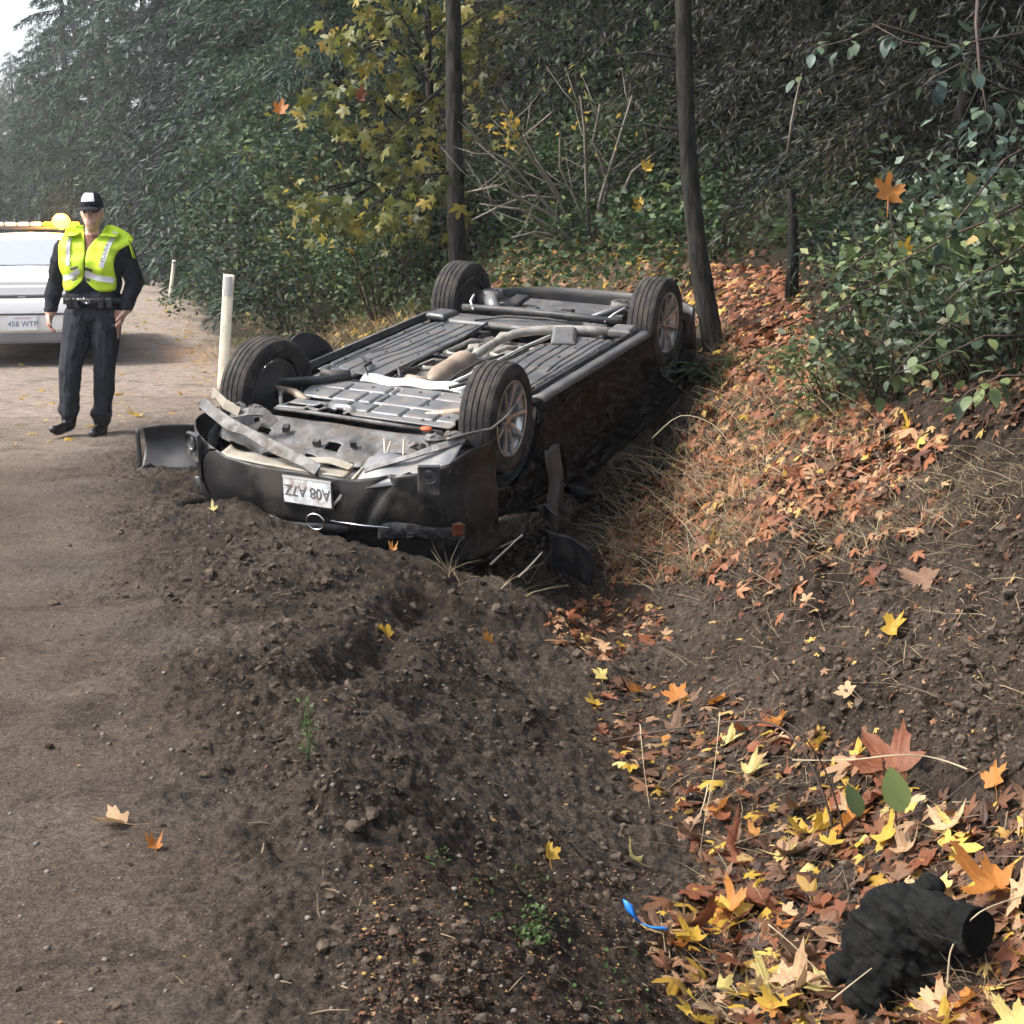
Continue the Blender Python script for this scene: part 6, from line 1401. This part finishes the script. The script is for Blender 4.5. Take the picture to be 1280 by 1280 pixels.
# ------------------------------------------------------------------ grass, weeds, twigs
def blades(name, polys, material, lab, cat='grass'):
    VV = []; FF = []; c0 = 0
    for (poly, n, a, b_, wd, lean) in polys:
        pp = poly_sample(max(6, n//9), poly); base = hit(pp[:,0], pp[:,1]); i = rng.integers(len(base), size=n)
        P = base[i]+rng.normal(size=(n,3))*np.array([.05,.05,0]); P[:,2] = hz(P[:,0], P[:,1])-.01
        L = a+(b_-a)*rng.random(n)**1.4; D = rng.normal(size=(n,3))*lean; D[:,2] = 1; D /= np.linalg.norm(D, axis=1, keepdims=True)
        S = np.cross(D, rng.normal(size=(n,3))); S /= np.linalg.norm(S, axis=1, keepdims=True)
        bend = rng.normal(size=(n,3))*.45; bend[:,2] = -.35*rng.random(n)
        rowsV = []
        for t in (0,.35,.7,1):
            c = P+D*L[:,None]*t+bend*L[:,None]*t*t; w = wd*(1-t*.85); rowsV += [c-S*w, c+S*w]
        V = np.stack(rowsV, 1); VV.append(V.reshape(-1,3)); q = np.array([(0,1,3,2),(2,3,5,4),(4,5,7,6)])
        FF.append((q[None]+np.arange(n)[:,None,None]*8).reshape(-1,4)+c0); c0 += n*8
    o_ = obj(name, mesh_np(name, np.concatenate(VV), np.concatenate(FF), [MATS[material]])); tag(o_, lab, cat, kind='stuff')
G1 = [(760,620),(860,540),(960,560),(960,700),(860,740),(760,720)]
blades('dry_grass', [([(900,600),(1100,560),(1200,640),(1060,740),(880,760)], 420, .08,.3,.0018,1.1), ([(880,400),(1040,430),(1090,560),(900,560)], 420, .08,.28,.0022,.8), (G1, 1500, .12,.42,.0024,.9), ([(880,480),(1080,520),(1100,620),(900,640)], 700, .08,.34,.0024,.9), ([(300,400),(480,395),(560,400),(430,440),(300,470)], 900, .12,.4,.003,.5), ([(960,640),(1280,560),(1280,640),(1000,720)], 700, .05,.24,.0018,1.1), (STRIP, 320, .06,.3,.0012,.9), ([(560,700),(700,740),(690,770),(560,730)], 50, .08,.35,.002,1.0), ([(0,560),(500,640),(740,900),(840,1280),(0,1280)], 420, .015,.06,.0009,2.0), ([(200,370),(270,430),(300,480),(240,440)], 260, .08,.3,.003,.6), ([(760,840),(960,640),(1290,560),(1290,900)], 700, .03,.17,.0012,1.5)], 'dry_grass', 'dry straw coloured grass blades along the ditch and bank')
blades('green_grass', [([(880,400),(1040,440),(1080,560),(880,560)], 900, .06,.22,.0024,.8), ([(290,400),(560,380),(560,410),(300,450)], 700, .1,.35,.0035,.5), ([(560,340),(860,330),(860,380),(620,380)], 500, .1,.3,.004,.6), ([(140,385),(180,395),(175,408),(140,404)], 130, .05,.14,.004,.8), ([(600,1090),(760,1110),(740,1200),(620,1190)], 120, .006,.025,.0014,1.2)], 'green_grass', 'green grass tufts at the woods edge')
def weeds(name, polys, lab):
    PP = [];
    for poly, n in polys: pp = poly_sample(n, poly); PP.append(hit(pp[:,0], pp[:,1]))
    P = np.concatenate(PP); n = len(P); D = rng.normal(size=(n,3)); D[:,2] = np.abs(D[:,2])*.5+.2
    V, F = leaves(P+np.array([0,0,.004]), D, .008+.014*rng.random(n), OVAL, .6, 1.4); o_ = obj(name, mesh_np(name, V, F, [MATS['weed']])); tag(o_, lab, 'weeds', kind='stuff')
weeds('green_weeds', [([(640,1160),(690,1150),(690,1185),(645,1185)], 90), ([(650,1135),(680,1130),(685,1150),(650,1150)], 40), ([(560,1060),(700,1100),(720,1180),(560,1140)], 50), ([(700,1180),(800,1180),(820,1280),(700,1280)], 40), ([(535,1065),(560,1060),(565,1085),(540,1090)], 16)], 'tiny green weeds sprouting from the soil at the bottom')
# sticks
n = 720; pp = np.concatenate([poly_sample(330, [(860,540),(1280,540),(1280,900),(800,820)]), poly_sample(330, STRIP), poly_sample(60, [(300,640),(760,760),(860,1280),(300,1280)])]); P = hit(pp[:,0], pp[:,1]); q = MB()
for k in range(n):
    L = (.02+.13*rng.random()**3)*(.45 if k >= 660 else 1); a = rng.random()*2*PI; d = Vector((math.cos(a), math.sin(a), rng.normal()*.25))*L; p = Vector(P[k])+Vector((0,0,.006)); q.tube([p-d, p+Vector((rng.normal()*.1*L, rng.normal()*.1*L, .1*L)), p+d], [.0014,.0018,.0008], 3, caps=False)
o_ = q.build('twigs', MATS['twig_brown'], None); tag(o_, 'thin broken twigs and roots strewn over soil and leaves', 'twigs', kind='stuff')
# canes and stalks that read singly
def cane(pts, y, r, lab, mt='cane_dark', name='bramble_cane', cat='cane'):
    W = [Vector(at(a, b_, y+dy)) for a, b_, dy in pts]; base = W[0]; q = MB(); k = len(W); fine = []
    for i in range(k-1):
        p0, p1, p2, p3 = W[max(i-1,0)], W[i], W[i+1], W[min(i+2,k-1)]
        for t in (0,.25,.5,.75): fine.append(.5*((2*p1)+(p2-p0)*t+(2*p0-5*p1+4*p2-p3)*t*t+(3*p1-p0-3*p2+p3)*t**3)-base)
    fine.append(W[-1]-base); q.tube(fine, list(np.linspace(r, r*.45, len(fine))), 6); o_ = q.build(name, MATS[mt], None, smooth=True, loc=base); tag(o_, lab, cat); return o_
cane([(1048,1075,0),(1035,1010,0),(1005,940,.1),(965,905,.2),(900,903,.3),(820,915,.4),(765,925,.5)], 5.2, .0055, 'dark bramble cane arching left over the leaf strip')
cane([(1062,1075,0),(1050,1020,0),(1030,960,0),(1000,915,0),(975,900,.1)], 5.1, .0045, 'second dark bramble cane rising beside the arching one')
cane([(1290,1016,-.1),(1230,972,0),(1170,948,.1),(1120,944,.1),(1060,950,.2),(990,950,.3)], 4.9, .0040, 'pale thin twig curving in from the right over the red leaf', 'straw', 'twig', 'twig')
cane([(1120,1025,0),(1180,1000,0),(1220,968,0),(1258,945,0)], 4.8, .0035, 'reddish twig behind the orange leaf at the right', 'cane_dark', 'twig', 'twig')
cane([(1090,890,.1),(1078,875,.1),(1066,862,.1)], 5.8, .003, 'short pale stalk under the dried leaf cluster', 'straw', 'twig', 'twig')
cane([(1182,1290,0),(1185,1220,0),(1192,1180,0),(1225,1140,0),(1280,1120,.1)], 3.9, .0032, 'pale stalk standing right of the black stump', 'straw', 'twig', 'twig')
cane([(1040,1250,0),(1062,1232,0),(1090,1210,0)], 3.95, .0030, 'short pale stick poking up in front of the black stump', 'straw', 'twig', 'twig')
cane([(960,1155,.1),(1000,1190,.05),(1050,1250,0),(1065,1290,-.05)], 4.1, .0020, 'long thin straw lying towards the black stump', 'straw', 'twig', 'twig')
cane([(1245,1200,0),(1262,1230,0),(1290,1260,0)], 4.0, .0028, 'pale stick at the lower right corner', 'straw', 'twig', 'twig')
cane([(800,905,.2),(805,960,.1),(812,1010,0)], 5.6, .0020, 'upright straw stalk at the left of the leaf strip', 'straw', 'twig', 'twig')
cane([(885,980,.1),(878,1010,0),(862,1040,0)], 5.3, .0026, 'bent straw stalk in the leaf strip', 'straw', 'twig', 'twig')
cane([(900,890,.2),(893,960,.1),(880,1030,0),(872,1095,0)], 5.2, .0018, 'thin upright straw crossing the leaf strip', 'straw', 'twig', 'twig')
cane([(612,690,0),(650,672,0),(652,668,0)], 9.0, .007, 'bent stick leaning at the pit under the wreck nose', 'bark_grey', 'stick', 'stick')
cane([(613,706,0),(635,685,0),(653,668,.0)], 8.6, .008, 'pale stick leaning against the wreck nose', 'bark_grey', 'stick', 'stick')
cane([(648,722,0),(665,705,0),(678,690,0)], 8.5, .008, 'second pale stick leaning right of the wreck nose', 'bark_grey', 'stick', 'stick')
cane([(540,757,0),(560,770,0),(585,790,0)], 8.0, .004, 'straight stalk lying on the mound in front of the wreck', 'straw', 'stick', 'stick')
cane([(815,548,.2),(850,520,.2),(890,530,.1),(920,565,0),(940,600,0)], 9.6, .0028, 'grass stem with seed head bending over the car side', 'straw', 'grass_stem', 'grass stem')
cane([(540,690,0),(555,668,0),(575,655,0),(592,672,0),(600,690,0)], 8.8, .0035, 'looping dry vine in front of the wreck headlight', 'bark_grey', 'vine', 'vine')
# green sprig with round leaves in front of the red leaf
b_ = Vector(at(1130, 1010, 4.85)); sp = empty('leafy_sprig', tuple(b_)); tag(sp, 'sprig of three round green leaves in front of the red brown leaf', 'plant')
q = MB(); q.tube([(-.02,0,-.06),(-.03,-.01,.0),(.0,-.03,.06)], [.003,.003,.002], 5); q.build('stem', MATS['cane_dark'], sp, smooth=True)
for (a, c_, s_, tz) in ((1125,1005,.15,.3),(1108,975,.07,1.5),(1075,1010,.11,.6)):
    p = Vector(at(a, c_, 4.72))-b_; o_ = obj('leaf', LEAFO['salal', 0], sp, p-Vector((0,0,.03))); o_.scale = (s_*1.15, s_, s_); o_.rotation_euler = (1.0, .1, tz)
sd_ = hit1(385, 950); sp = empty('seedling', tuple(sd_)); tag(sp, 'single bright green seedling growing from the bare dirt', 'plant')
q = MB(); q.tube([(0,0,-.01),(.005,0,.06),(-.008,0,.12),(.0,0,.18)], [.003,.0028,.002,.001], 5); q.build('stem', MATS['weed'], sp, smooth=True)
n = 60; t = rng.random(n); P = np.stack([rng.normal(size=n)*.014, rng.normal(size=n)*.014, .02+.17*t], -1); V, F = leaves(P, rng.normal(size=(n,3)), .012+.014*rng.random(n), OVAL, .6, .9); obj('foliage', mesh_np('foliage', V, F, [MATS['weed']]), sp)
lp = Vector(at(500, 372, 15.3)); plant('shrub', SH[2], on(497, 15.4), 1.0, .42, 'small bright leaved plant beside the rear left wheel', 'plant')

# ------------------------------------------------------------------ black stump, blue strip
mat('charred', (.003,.003,.003), (.011,.0115,.011), 16, .9, bump=1.0, bscale=18, dust=.2, dustc=(.045,.046,.04), dscale=7, spec=.15)  # grey dust tone paints in the light on the limb's top
mat('charred_cut', (.004,.004,.004), (.008,.0075,.007), 30, .95, bump=.4, spec=.1)
st = hit1(1150, 1215); SC = st.y/FPX
mb = MB(); U = lambda a, b_, dy=0: Vector(at(a, b_, st.y+dy))
cap = mb.capsule
for (pa, pb, ra, rb) in (((1115,1165,.05),(1165,1205,.05),.115,.125),((1100,1185,.03),(1185,1240,.0),.10,.10),((1100,1170,.04),(1050,1212,.0),.07,.035),((1110,1190,.0),(1085,1245,-.05),.08,.06),((1125,1135,.05),(1150,1150,.04),.062,.08),((1165,1108,.08),(1135,1135,.06),.03,.05),((1185,1225,.0),(1230,1262,-.02),.07,.03)):
    cap(U(*pa), U(*pb), ra, rb, 16)
limb_a, limb_b = U(1140,1143,.04), U(1222,1165,-.13); dl = (limb_b-limb_a).normalized(); mb.tube([limb_a, limb_b], [.068,.066], 20)
me = mb.mesh('stump', [MATS['charred']]); tmp = bpy.data.objects.new('tmp', me); COL.objects.link(tmp)
md = tmp.modifiers.new('r', 'REMESH'); md.mode = 'VOXEL'; md.voxel_size = .005
sm_ = tmp.modifiers.new('s', 'SMOOTH'); sm_.iterations = 2
bpy.context.view_layer.update(); sme = bpy.data.meshes.new_from_object(tmp.evaluated_get(bpy.context.evaluated_depsgraph_get())); bpy.data.objects.remove(tmp)
V = np.empty(len(sme.vertices)*3, np.float32); sme.vertices.foreach_get('co', V); V = V.reshape(-1,3); N = np.empty(len(sme.vertices)*3, np.float32); sme.vertices.foreach_get('normal', N); N = N.reshape(-1,3)
cutm = (np.linalg.norm(V-np.array(limb_b), axis=1) < .085)
V = V+N*(((  .012-.060*np.abs(fbm(V[:,0]*7+V[:,1]*7, V[:,2]*16+V[:,0]*10, 4, 3, .55))+.008*fbm(V[:,0]*40, V[:,2]*40+V[:,1]*20, 2, 6)))*np.where(cutm, .15, 1))[:,None]
sbase = Vector((st.x, st.y, st.z)); sme.vertices.foreach_set('co', (V-np.array(sbase)).astype(np.float32).ravel()); sme.polygons.foreach_set('use_smooth', np.ones(len(sme.polygons), bool)); sme.update()
if not sme.materials: sme.materials.append(MATS['charred'])
se = empty('charred_stump', tuple(sbase)); tag(se, 'black charred stump with a sawn limb stub at the lower right', 'stump'); obj('stump_body', sme, se)
mb = MB(); u_, w_ = perp(dl); c_ = limb_b-sbase+dl*.006; rr_ = [.062*(1+.05*math.sin(3*a)) for a in np.linspace(0, 2*PI, 25)[:-1]]
mb.add([c_]+[c_+(u_*math.cos(a)+w_*math.sin(a))*r_ for a, r_ in zip(np.linspace(0, 2*PI, 25)[:-1], rr_)], [(0, 1+i, 1+(i+1) % 24) for i in range(24)]); mb.build('cut_face', MATS['charred_cut'], se)
mat('blue_plastic', (.02,.16,.62), (.03,.24,.75), 8, .35)
bp = hit1(800, 1165); bl = MB()
ctr = [Vector(at(a, b_, bp.y+dy))-bp for a, b_, dy in ((784,1136,.0),(788,1150,.0),(800,1163,-.02),(815,1168,-.03),(832,1169,-.04))]; wd = [.020,.020,.013,.012,.010]
vs = []
for p, w in zip(ctr, wd): vs += [p+Vector((-w*.7, .004, w*.4)), p+Vector((0,-.006,.004)), p+Vector((w*.7, -.004, -w*.4))]
bl.add(vs, [(i*3+j, i*3+j+1, i*3+j+4, i*3+j+3) for i in range(4) for j in (0,1)]); o_ = bl.build('plastic_strip', MATS['blue_plastic'], None, smooth=True, solid=.002, loc=bp+Vector((0,-.02,.03))); tag(o_, 'bright blue strip of plastic lying in the soil left of the leaf strip', 'plastic strip')

# ------------------------------------------------------------------ haze
hm = bpy.data.materials.new('haze'); hm.use_nodes = True; nt = hm.node_tree; nt.nodes.remove(nt.nodes['Principled BSDF'])
pv = nt.nodes.new('ShaderNodeVolumePrincipled'); pv.inputs['Color'].default_value = (.92,.95,1,1); pv.inputs['Density'].default_value = HAZE; pv.inputs['Anisotropy'].default_value = .2
nt.links.new(pv.outputs[0], nt.nodes['Material Output'].inputs['Volume'])
mb = MB(); mb.box((0, 115, 19.5), (660, 310, 45)); hzb = mb.build('haze', hm, None); tag(hzb, 'thin pale haze in the air', 'haze', kind='stuff')
